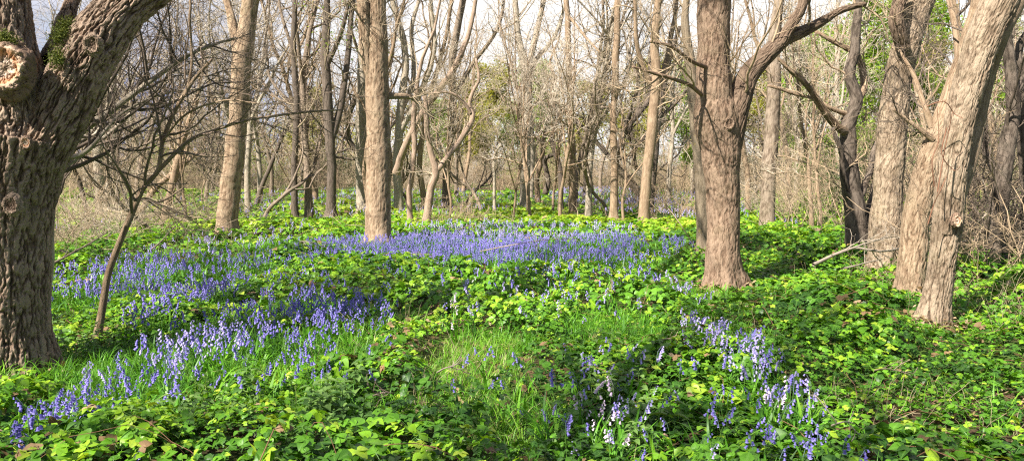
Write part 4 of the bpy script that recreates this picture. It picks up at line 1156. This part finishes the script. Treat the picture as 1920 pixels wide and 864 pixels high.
# ------------------------------------------------------------------ bluebells
def bell(detail):
    """one hanging bell, mouth down, length 1"""
    if detail == 2:
        ns = 6; prof = [(0, .10), (-.18, .30), (-.62, .34), (-.88, .38), (-1.0, .54)]
    else:
        ns = 4; prof = [(0, .14), (-.45, .38), (-1.0, .50)]
    V = []; A = []
    for z, r in prof:
        for k in range(ns):
            a = 2 * math.pi * k / ns
            V.append((r * math.cos(a), r * math.sin(a), z)); A.append(max(0, (-z - .5) * 1.8))
    Fc = [(i * ns + k, i * ns + (k + 1) % ns, (i + 1) * ns + (k + 1) % ns, (i + 1) * ns + k) for i in range(len(prof) - 1) for k in range(ns)]
    Fc.append(tuple(range(ns)))
    return V, Fc, A
def bluebell_tpl(rr, detail, h=0.34, nb=None):
    """returns stem template, flower head template (origin at the root)"""
    st, fl = Tpl(), Tpl(); nb = nb or rr.randint(4, 8)
    K = 8; lean = rr.uniform(.02, .28); hook = rr.uniform(.6, 1.7)
    pts = []; p = np.array([0, 0, 0.0]); an = rr.uniform(0, .1)
    for k in range(K + 1):
        pts.append(p.copy()); t = k / K
        a = an + lean * t + hook * max(0, t - .72) ** 1.4 * 4
        p = p + np.array([math.sin(a), 0, math.cos(a)]) * h / K
    pts = np.array(pts); ns = 4 if detail == 2 else 3; V, Fc = [], []
    for k, q in enumerate(pts):
        r = (.0030 if detail == 2 else .0036) * (1 - .5 * k / K)
        for j in range(ns): V.append((q[0] + r * math.cos(6.283 * j / ns), q[1] + r * math.sin(6.283 * j / ns), q[2]))
    for k in range(K):
        for j in range(ns): Fc.append((k * ns + j, k * ns + (j + 1) % ns, (k + 1) * ns + (j + 1) % ns, (k + 1) * ns + j))
    st.add(V, Fc, 0, .5)
    bv, bf, ba = bell(detail)
    k0 = int(K * .76); rp = pts[k0:]                       # the purple upper stem that carries the bells
    V, Fc = [], []
    for k, q in enumerate(rp):
        for j in range(3): V.append((q[0] + .0019 * math.cos(2.094 * j), q[1] + .0019 * math.sin(2.094 * j), q[2]))
    for k in range(len(rp) - 1):
        for j in range(3): Fc.append((k * 3 + j, k * 3 + (j + 1) % 3, (k + 1) * 3 + (j + 1) % 3, (k + 1) * 3 + j))
    fl.add(V, Fc, 0, 0.0, -.2)
    L0 = .0185 if detail == 2 else .021
    for i in range(nb):
        t = 1 - .30 * i / nb; f = t * K; k = min(int(f), K - 1); q = pts[k] * (1 - f + k) + pts[k + 1] * (f - k)
        az = rr.uniform(-1.1, 1.1) if i < nb * .7 else rr.uniform(-2.0, 2.0)
        out = .011 + .016 * (i / nb) * rr.uniform(.6, 1.2); c = q + np.array([math.cos(az) * out, math.sin(az) * out, .003])
        L = L0 * rr.uniform(.8, 1.15) * (.72 + .28 * min(1, i / 2)); tilt = rr.uniform(.05, .75) ; ct, s_ = math.cos(tilt), math.sin(tilt); ca, sa = math.cos(az), math.sin(az)
        v = []
        for (x, y, z) in bv:
            x, y, z = x * L, y * L, z * L
            x2 = x * ct - z * s_; z2 = x * s_ + z * ct
            v.append((c[0] + x2 * ca - y * sa, c[1] + x2 * sa + y * ca, c[2] + z2))
        fl.add(v, bf, 0, ba, rr.uniform(-.3, .3))
        w = .0009; fl.add([(q[0], q[1] - w, q[2]), (q[0], q[1] + w, q[2]), tuple(c + [0, w, 0]), tuple(c - [0, w, 0])], [(0, 1, 2, 3)], 0, .1)
    return st.done(), fl.done()

BB = [
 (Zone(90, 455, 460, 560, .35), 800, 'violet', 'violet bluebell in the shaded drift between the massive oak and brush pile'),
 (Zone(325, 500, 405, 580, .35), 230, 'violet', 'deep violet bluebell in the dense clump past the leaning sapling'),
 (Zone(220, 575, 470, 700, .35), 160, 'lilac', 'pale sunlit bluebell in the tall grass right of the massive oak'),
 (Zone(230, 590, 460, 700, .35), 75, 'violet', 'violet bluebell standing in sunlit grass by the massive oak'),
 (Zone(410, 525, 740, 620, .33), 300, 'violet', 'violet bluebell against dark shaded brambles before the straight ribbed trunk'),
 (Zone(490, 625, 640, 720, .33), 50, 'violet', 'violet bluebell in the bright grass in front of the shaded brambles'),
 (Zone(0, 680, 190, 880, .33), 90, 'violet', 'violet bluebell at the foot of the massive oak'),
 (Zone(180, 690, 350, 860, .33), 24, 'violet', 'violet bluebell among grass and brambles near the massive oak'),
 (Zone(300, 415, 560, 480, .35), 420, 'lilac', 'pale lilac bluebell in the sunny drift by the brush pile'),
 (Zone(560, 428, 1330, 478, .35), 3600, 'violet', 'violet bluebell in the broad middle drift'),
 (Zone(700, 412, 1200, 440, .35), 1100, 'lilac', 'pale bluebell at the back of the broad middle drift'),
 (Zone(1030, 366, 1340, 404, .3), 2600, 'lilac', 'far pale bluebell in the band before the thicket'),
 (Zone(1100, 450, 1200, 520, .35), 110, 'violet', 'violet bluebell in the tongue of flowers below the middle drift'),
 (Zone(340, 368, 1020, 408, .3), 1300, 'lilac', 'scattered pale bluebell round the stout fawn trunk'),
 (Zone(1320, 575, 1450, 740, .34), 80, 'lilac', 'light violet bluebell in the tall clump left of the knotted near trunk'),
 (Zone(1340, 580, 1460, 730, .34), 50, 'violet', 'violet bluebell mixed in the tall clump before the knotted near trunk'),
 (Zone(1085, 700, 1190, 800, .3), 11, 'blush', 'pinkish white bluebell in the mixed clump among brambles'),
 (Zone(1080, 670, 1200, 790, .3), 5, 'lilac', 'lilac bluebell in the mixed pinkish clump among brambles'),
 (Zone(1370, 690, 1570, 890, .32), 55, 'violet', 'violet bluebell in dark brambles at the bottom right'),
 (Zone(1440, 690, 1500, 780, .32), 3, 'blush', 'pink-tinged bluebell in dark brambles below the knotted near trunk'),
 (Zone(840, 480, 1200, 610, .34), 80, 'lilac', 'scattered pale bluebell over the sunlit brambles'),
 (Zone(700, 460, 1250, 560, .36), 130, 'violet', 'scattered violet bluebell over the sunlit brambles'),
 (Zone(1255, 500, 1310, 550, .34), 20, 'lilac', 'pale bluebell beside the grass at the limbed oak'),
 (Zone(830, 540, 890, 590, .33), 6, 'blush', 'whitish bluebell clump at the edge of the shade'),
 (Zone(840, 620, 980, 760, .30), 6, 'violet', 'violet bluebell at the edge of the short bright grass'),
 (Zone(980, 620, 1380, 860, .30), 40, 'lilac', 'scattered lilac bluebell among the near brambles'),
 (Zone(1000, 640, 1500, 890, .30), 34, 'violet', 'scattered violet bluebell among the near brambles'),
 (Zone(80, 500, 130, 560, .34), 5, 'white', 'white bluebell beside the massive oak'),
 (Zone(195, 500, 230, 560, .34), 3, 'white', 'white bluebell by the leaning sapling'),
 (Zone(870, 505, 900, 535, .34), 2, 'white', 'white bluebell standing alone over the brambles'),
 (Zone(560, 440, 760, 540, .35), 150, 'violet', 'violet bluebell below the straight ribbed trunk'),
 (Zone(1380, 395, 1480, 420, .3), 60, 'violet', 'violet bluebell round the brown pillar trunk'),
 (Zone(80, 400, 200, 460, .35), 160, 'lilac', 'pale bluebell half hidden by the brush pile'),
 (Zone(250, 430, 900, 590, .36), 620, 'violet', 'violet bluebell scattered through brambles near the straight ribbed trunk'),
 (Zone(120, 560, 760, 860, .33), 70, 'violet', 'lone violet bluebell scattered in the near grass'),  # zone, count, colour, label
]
def bluebells():
    rng = np.random.default_rng(555); rr = random.Random(12)
    rows = []
    for zi, (z, n, c, lab) in enumerate(BB):
        x, y = z.sample(int(n * 1.25), rng)
        w = .55 * n2(x, y, 0.45, 30 + zi) + .45 * n2(x, y, 1.5, 60 + zi); k = (w * 2.1 + rng.random(len(x)) * .75 > 1.47) if n > 20 else np.ones(len(x), bool)
        k &= clear_trunks(x, y, .04); x, y = x[k], y[k]
        for a, b in zip(x, y): rows.append((float(a), float(b), zi))
    rows.sort(key=lambda r: r[0] ** 2 + r[1] ** 2)
    nearT = [bluebell_tpl(rr, 2, .34) for _ in range(9)]
    lowT = [bluebell_tpl(rr, 1, .33, 6) for _ in range(6)]
    cache = {}
    def meshes(v, c):
        if (v, c) not in cache:
            st, fl = nearT[v]; a, b = MB(), MB(); I = np.eye(3)[None]
            scatter(a, st, np.zeros((1, 3)), I, [1.0], [.5]); scatter(b, fl, np.zeros((1, 3)), I, [1.0], [rng.uniform(.25, .75)])
            cache[(v, c)] = (a.mesh('stem', M['stem']), b.mesh('flower_head', M[c]))
        return cache[(v, c)]
    nind = 0; mass = {}
    straps = []
    for (x, y, zi) in rows:
        c = BB[zi][2]; h = float(veg_h(np.array([x]), np.array([y]))[0]); zb = float(gz(x, y))
        s = rng.uniform(.62, 1.12) * (1 + .5 * max(0, h - .22) / .3)
        px, py = project((x, y, zb + .3 * s))
        straps.append((x, y))
        if nind < 300 and -15 < px < 1935 and py < 890:
            st, fl = meshes(int(rng.integers(0, 9)), c)
            o = empty('bluebell', (x, y, zb), BB[zi][3], 'bluebell', BB[zi][3].replace('bluebell', 'bluebells', 1))
            o.rotation_euler = (rng.normal() * .13, rng.normal() * .13, rng.uniform(0, 6.283)); o.scale = (s, s, s)
            for nm, me in (('stem', st), ('flower_head', fl)):
                q = bpy.data.objects.new(nm, me); COL.objects.link(q); q.parent = o
            nind += 1
        else: mass.setdefault(c, []).append((x, y, zb, s * (1.0 if y < 18 else 1.15 if y < 24 else 1.4)))
    mb = MB(); mats = [M['stem']]
    for c, L in mass.items():
        mats.append(M[c]); mi = len(mats) - 1
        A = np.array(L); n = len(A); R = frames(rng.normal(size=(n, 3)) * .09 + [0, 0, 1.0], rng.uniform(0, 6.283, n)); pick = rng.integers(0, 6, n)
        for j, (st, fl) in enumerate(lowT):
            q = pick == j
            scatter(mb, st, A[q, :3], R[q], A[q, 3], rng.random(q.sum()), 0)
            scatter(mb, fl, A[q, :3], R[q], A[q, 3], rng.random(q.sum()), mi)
    tag(mb.build('bluebell_drift', mats), 'carpet of countless bluebells reaching back between the trunks', 'bluebells', kind='stuff')
    S = np.array(straps); S = S[S[:, 1] < 17]; n = len(S); mb = MB()
    R = frames(rng.normal(size=(n, 3)) * .1 + [0, 0, 1.0], rng.uniform(0, 6.283, n)); pick = rng.integers(0, 6, n)
    pos = np.stack([S[:, 0], S[:, 1], gz(S[:, 0], S[:, 1])], -1)
    for j, t in enumerate(STRAP):
        q = pick == j; scatter(mb, t, pos[q], R[q], rng.uniform(.2, .3, q.sum()), rng.uniform(.1, .6, q.sum()))
    tag(mb.build('bluebell_leaves', M['grass']), 'narrow strap leaves under the bluebells', 'leaves', kind='stuff')
bluebells()

# ------------------------------------------------------------------ nettles, litter, dry stems, dead wood
def nettles():
    rng = np.random.default_rng(31); rr = random.Random(5); mb = MB()
    def tpl():
        t = Tpl(); K = 6
        t.add([(-.012, 0, 0), (.012, 0, 0), (.008, 0, 1), (-.008, 0, 1)], [(0, 1, 2, 3)], 0, .5)
        t.add([(0, -.012, 0), (0, .012, 0), (0, .008, 1), (0, -.008, 1)], [(0, 1, 2, 3)], 0, .5)
        for k in range(K):
            z = .35 + .65 * k / (K - 1); L = .42 * (1 - .55 * k / K); a0 = (k % 2) * 1.57 + rr.uniform(-.2, .2)
            for s in (0, math.pi):
                v, f, a = leaflet(L, L * .62, 0, (0, .02, 0), .45, .3, 2)
                c, s_ = math.cos(a0 + s), math.sin(a0 + s)
                t.add([(x * c - y * s_, x * s_ + y * c, q + z + y * .35) for x, y, q in v], f, 0, a, rr.uniform(-.15, .15) + .1 * k / K)
        return t.done()
    tp = [tpl() for _ in range(5)]
    for z, n in ((Zone(540, 700, 700, 864, .2), 40), (Zone(150, 760, 330, 900, .15), 26), (Zone(1080, 640, 1250, 864, .15), 30), (Zone(330, 700, 520, 800, .15), 10), (Zone(60, 620, 230, 680, .1), 14)):
        x, y = z.sample(n, rng); R = frames(rng.normal(size=(n, 3)) * .12 + [0, 0, 1.0], rng.uniform(0, 6.283, n)); pick = rng.integers(0, 5, n)
        pos = np.stack([x, y, gz(x, y)], -1); sc = rng.uniform(.16, .30, n)
        for j, t in enumerate(tp):
            q = pick == j; scatter(mb, t, pos[q], R[q], sc[q], rng.random(q.sum()))
    tag(mb.build('nettle_patch', M['nettle']), 'soft grey-green young nettles among the near brambles', 'nettles', kind='stuff')
nettles()

def litter():
    rng = np.random.default_rng(66); rr = random.Random(6); mb = MB()
    tp = [Tpl().add(*leaflet(1, .75, 0, (0, 0, 0), rr.uniform(-.4, .4), rr.uniform(-.5, .5), 1)[:2], 0, .5).done() for _ in range(4)]
    for (y0, y1, d, s0, s1) in ((2.3, 9, 60, .03, .07), (9, 30, 9, .05, .10)):
        n = int((0.7 * (y1 ** 2 - y0 ** 2) + 1.8 * (y1 - y0)) * d); x, y = wedge(n, y0, y1, rng); pick = rng.integers(0, 4, n)
        R = frames(rng.normal(size=(n, 3)) * .5 + [0, 0, 1.0], rng.uniform(0, 6.283, n)); pos = np.stack([x, y, gz(x, y) + .015], -1); sc = rng.uniform(s0, s1, n)
        for j, t in enumerate(tp):
            q = pick == j; scatter(mb, t, pos[q], R[q], sc[q], rng.random(q.sum()))
    tag(mb.build('leaf_litter', M['dryleaf']), 'brown dead leaves lying on the soil under the plants', 'dead leaves', kind='stuff')
    # dry stems and thin dead twigs poking through
    mb = MB()
    for z, n, h0, h1 in ((Zone(1770, 470, 1960, 700, .3), 420, .2, .75), (Zone(1500, 470, 1760, 600, .3), 90, .15, .5), (Zone(640, 560, 760, 700, .2), 50, .15, .45), (Zone(780, 640, 900, 840, .1), 60, .1, .35),
                         (Zone(1280, 560, 1420, 640, .2), 50, .1, .4), (Zone(1540, 740, 1900, 864, 0), 90, .08, .3), (Zone(80, 420, 420, 500, .3), 240, .2, .7), (Zone(250, 370, 1050, 425, .3), 420, .25, .9), (Zone(1050, 365, 1450, 395, .3), 500, .3, 1.1)):
        x, y = z.sample(n, rng); K = 6; d = norm(rng.normal(size=(n, 3)) * [.5, .5, .15] + [0, 0, .8]); p = np.stack([x, y, gz(x, y)], -1); out = [p]; L = rng.uniform(h0, h1, n)
        for k in range(1, K):
            d = norm(d + rng.normal(size=(n, 3)) * .16 + [0, 0, -.04]); p = p + d * (L / (K - 1))[:, None]; out.append(p)
        rad = .0022 * np.maximum(1, y / 9)
        tubes(mb, np.stack(out, 1), rad[:, None] * np.linspace(1, .5, K), 3, rnd=rng.random(n))
    tag(mb.build('dry_stems', M['straw']), 'thin straw coloured dead stems poking through the green', 'dry stems', kind='stuff')
litter()

def brush():
    rng = np.random.default_rng(19); mb = MB()
    for z, n, L0, hh in ((Zone(60, 400, 400, 480, .3), 420, 1.5, .75), (Zone(0, 330, 330, 420, .6), 260, 1.6, 1.1), (Zone(300, 375, 470, 440, .3), 110, 1.3, .4), (Zone(1700, 445, 1960, 480, .3), 200, 1.3, .5), (Zone(1820, 400, 1980, 450, .3), 260, 1.4, .9),
                         (Zone(560, 395, 980, 435, .2), 70, 1.2, .2), (Zone(1000, 380, 1320, 410, .2), 60, 1.4, .3)):
        x, y = z.sample(n, rng, .5); K = 7; d = norm(rng.normal(size=(n, 3)) * [1, 1, .35]); p = np.stack([x, y, gz(x, y) + rng.random(n) ** 1.5 * hh + .05], -1); out = [p]; L = L0 * rng.uniform(.4, 1.3, n)
        for k in range(1, K):
            d = norm(d + rng.normal(size=(n, 3)) * .2); p = p + d * (L / (K - 1))[:, None]; p[:, 2] = np.maximum(p[:, 2], gz(p[:, 0], p[:, 1]) + .02); out.append(p)
        A = np.stack(out, 1); R = (rng.uniform(.004, .011, n))[:, None] * np.linspace(1, .4, K)
        tubes(mb, A, R, 4)
        tubes(mb, *spawn(A, R, 4, rng, .15, 1, (25, 65), .5, K=5, wander=.25, up=0.02, rscale=.009, rmin=.0028), 3)
    tag(mb.build('brushwood', M['twig']), 'heaps of tangled dead brushwood at the feet of the trees', 'brushwood', kind='stuff')
brush()

def fallen(label, pts, r0, seed, side=(9, 4), Ls=.6, mat='deadwood'):
    rng = np.random.default_rng(seed); c = []
    for (px, py, z) in pts:
        q = G(px, py, z); c.append(q + [0, 0, float(gz(q[0], q[1]))])
    c = np.array(c); root = np.array([c[0][0], c[0][1], float(gz(c[0][0], c[0][1]))])
    o = empty('fallen_branch', root, label, 'branch')
    p, r = smooth_path(c - root, np.linspace(r0, r0 * .35, len(c)), .06, .02, seed); a, b = MB(), MB()
    tubes(a, p, r, 8, disp=None)
    A, R = resample(p, r, 16); Q = spawn(A[None], R[None], side[0], rng, .15, 1, (25, 60), Ls, K=6, wander=.22, up=.02, rscale=.012, rmin=.0035)
    tubes(b, *Q, 5); tubes(b, *spawn(*Q, side[1], rng, .2, 1, (30, 60), Ls * .45, K=5, wander=.25, rscale=.01, rmin=.0025), 4)
    a.build('branch_wood', M[mat], o); b.build('side_twigs', M[mat], o)
fallen('silvery dead branch lying on the brambles below the broad fawn trunk', [(1525, 494, .34), (1595, 466, .5), (1660, 470, .45), (1735, 452, .5), (1790, 446, .55)], .024, 1)
fallen('second thinner dead branch crossing above the silvery one', [(1560, 478, .45), (1640, 452, .6), (1700, 440, .65), (1745, 434, .7)], .014, 2)
fallen('short broken stick below the silvery dead branch', [(1582, 502, .3), (1620, 494, .34), (1655, 486, .36)], .014, 3, (4, 3), .3)
fallen('long straight dead pole running behind the knotted near trunk', [(1800, 452, .55), (1860, 447, .55), (1940, 440, .6)], .012, 4, (7, 3), .5)
fallen('grey dead bough sloping up from the brambles past the knotted trunk', [(1815, 440, .5), (1850, 400, .9), (1920, 345, 1.35)], .014, 5, (8, 4), .5)
fallen('dark bent branch reaching low from the massive oak toward the sapling', [(84, 502, .35), (150, 470, .5), (205, 434, .72)], .016, 6, (4, 3), .3, 'midbark')
fallen('brown stick leaning on the brush pile right of the sapling', [(282, 470, .3), (310, 445, .5), (350, 400, .9)], .014, 7, (6, 3), .4, 'midbark')
fallen('thin arched dead twig over the sunny bluebell drift', [(330, 432, .5), (380, 430, .62), (425, 442, .5), (440, 470, .3)], .008, 8, (5, 3), .35, 'twigdark')
fallen('slim dead stick caught in the middle bluebell drift', [(900, 470, .35), (1010, 452, .5), (1090, 446, .4)], .008, 9, (7, 3), .4, 'twig')
fallen('thin bowed stick beside the limbed oak base', [(1310, 470, .4), (1260, 400, .95), (1235, 375, 1.1)], .008, 10, (5, 3), .3, 'twig')
# a cut log end peeping out of the near grass
lg = MB(); c = G(486, 816, .06); tubes(lg, np.array([[0, 0, 0], [-.05, .06, -.01], [-.11, .13, -.02]]), np.array([.02, .021, .02]), 12)
tag(lg.build('cut_stick', M['deadwood'], loc=tuple(c)), 'short pale cut stick end lying in the near grass', 'stick')

# leaf litter gathered at the feet of the nearest trunks
def feet():
    rng = np.random.default_rng(70); rr = random.Random(16); mb = MB()
    tp = [Tpl().add(*leaflet(1, .75, 0, (0, 0, 0), rr.uniform(-.4, .4), rr.uniform(-.5, .5), 1)[:2], 0, .5).done() for _ in range(4)]
    for tx, ty, tr in TRUNKS:
        if ty > 20: continue
        n = 220; a = rng.uniform(0, 6.283, n); d = tr * .95 + np.abs(rng.normal(size=n)) * .16; x, y = tx + d * np.cos(a), ty + d * np.sin(a)
        z = gz(x, y) + .02 + np.abs(rng.normal(size=n)) * .07 * np.exp(-(d - tr) * 6)
        R = frames(rng.normal(size=(n, 3)) * .6 + [0, 0, 1.0], rng.uniform(0, 6.283, n)); pick = rng.integers(0, 4, n)
        for j, t in enumerate(tp):
            q = pick == j; scatter(mb, t, np.stack([x, y, z], -1)[q], R[q], rng.uniform(.03, .07, q.sum()), rng.random(q.sum()))
    tag(mb.build('trunk_litter', M['dryleaf']), 'dead leaves gathered round the feet of the near trunks', 'dead leaves', kind='stuff')
feet()
rb = np.random.default_rng(88)
spots_b = [(560, 452, 'short grey dead branch among the sunny flowers below the stout fawn trunk'), (640, 424, 'thin curved dead branch in the green beyond the stout fawn trunk'), (860, 432, 'twiggy dead branch lying at the back edge of the middle drift'),
           (1000, 420, 'long pale dead branch in the green before the slim fawn trunk'), (1120, 560, 'brown dead branch half sunk in the sunlit brambles left of the limbed oak'), (1240, 640, 'thin dead branch over the near brambles left of the tall flower clump'),
           (820, 700, 'bent dead twig beside the short bright grass'), (700, 745, 'dry forked twig caught in the near brambles left of the bright grass'), (1640, 700, 'dark rotting branch on the bare patch below the knotted near trunk'), (1560, 800, 'small brown stick at the very bottom of the dark brambles')]
for i, (px, py, lab) in enumerate(spots_b):
    w = rb.uniform(30, 60) * (.7 if py > 600 else 1); t = rb.uniform(-12, 12); z = .22 if py > 600 else .32
    fallen(lab, [(px, py, z), (px + w * .5, py + t * .6 - 4, z + .07), (px + w, py + t, z)], .006 if py > 480 else .012, 40 + i, (3, 2) if py > 480 else (6, 3), .2 if py > 480 else .35, ('deadwood', 'midbark', 'twig')[i % 3])
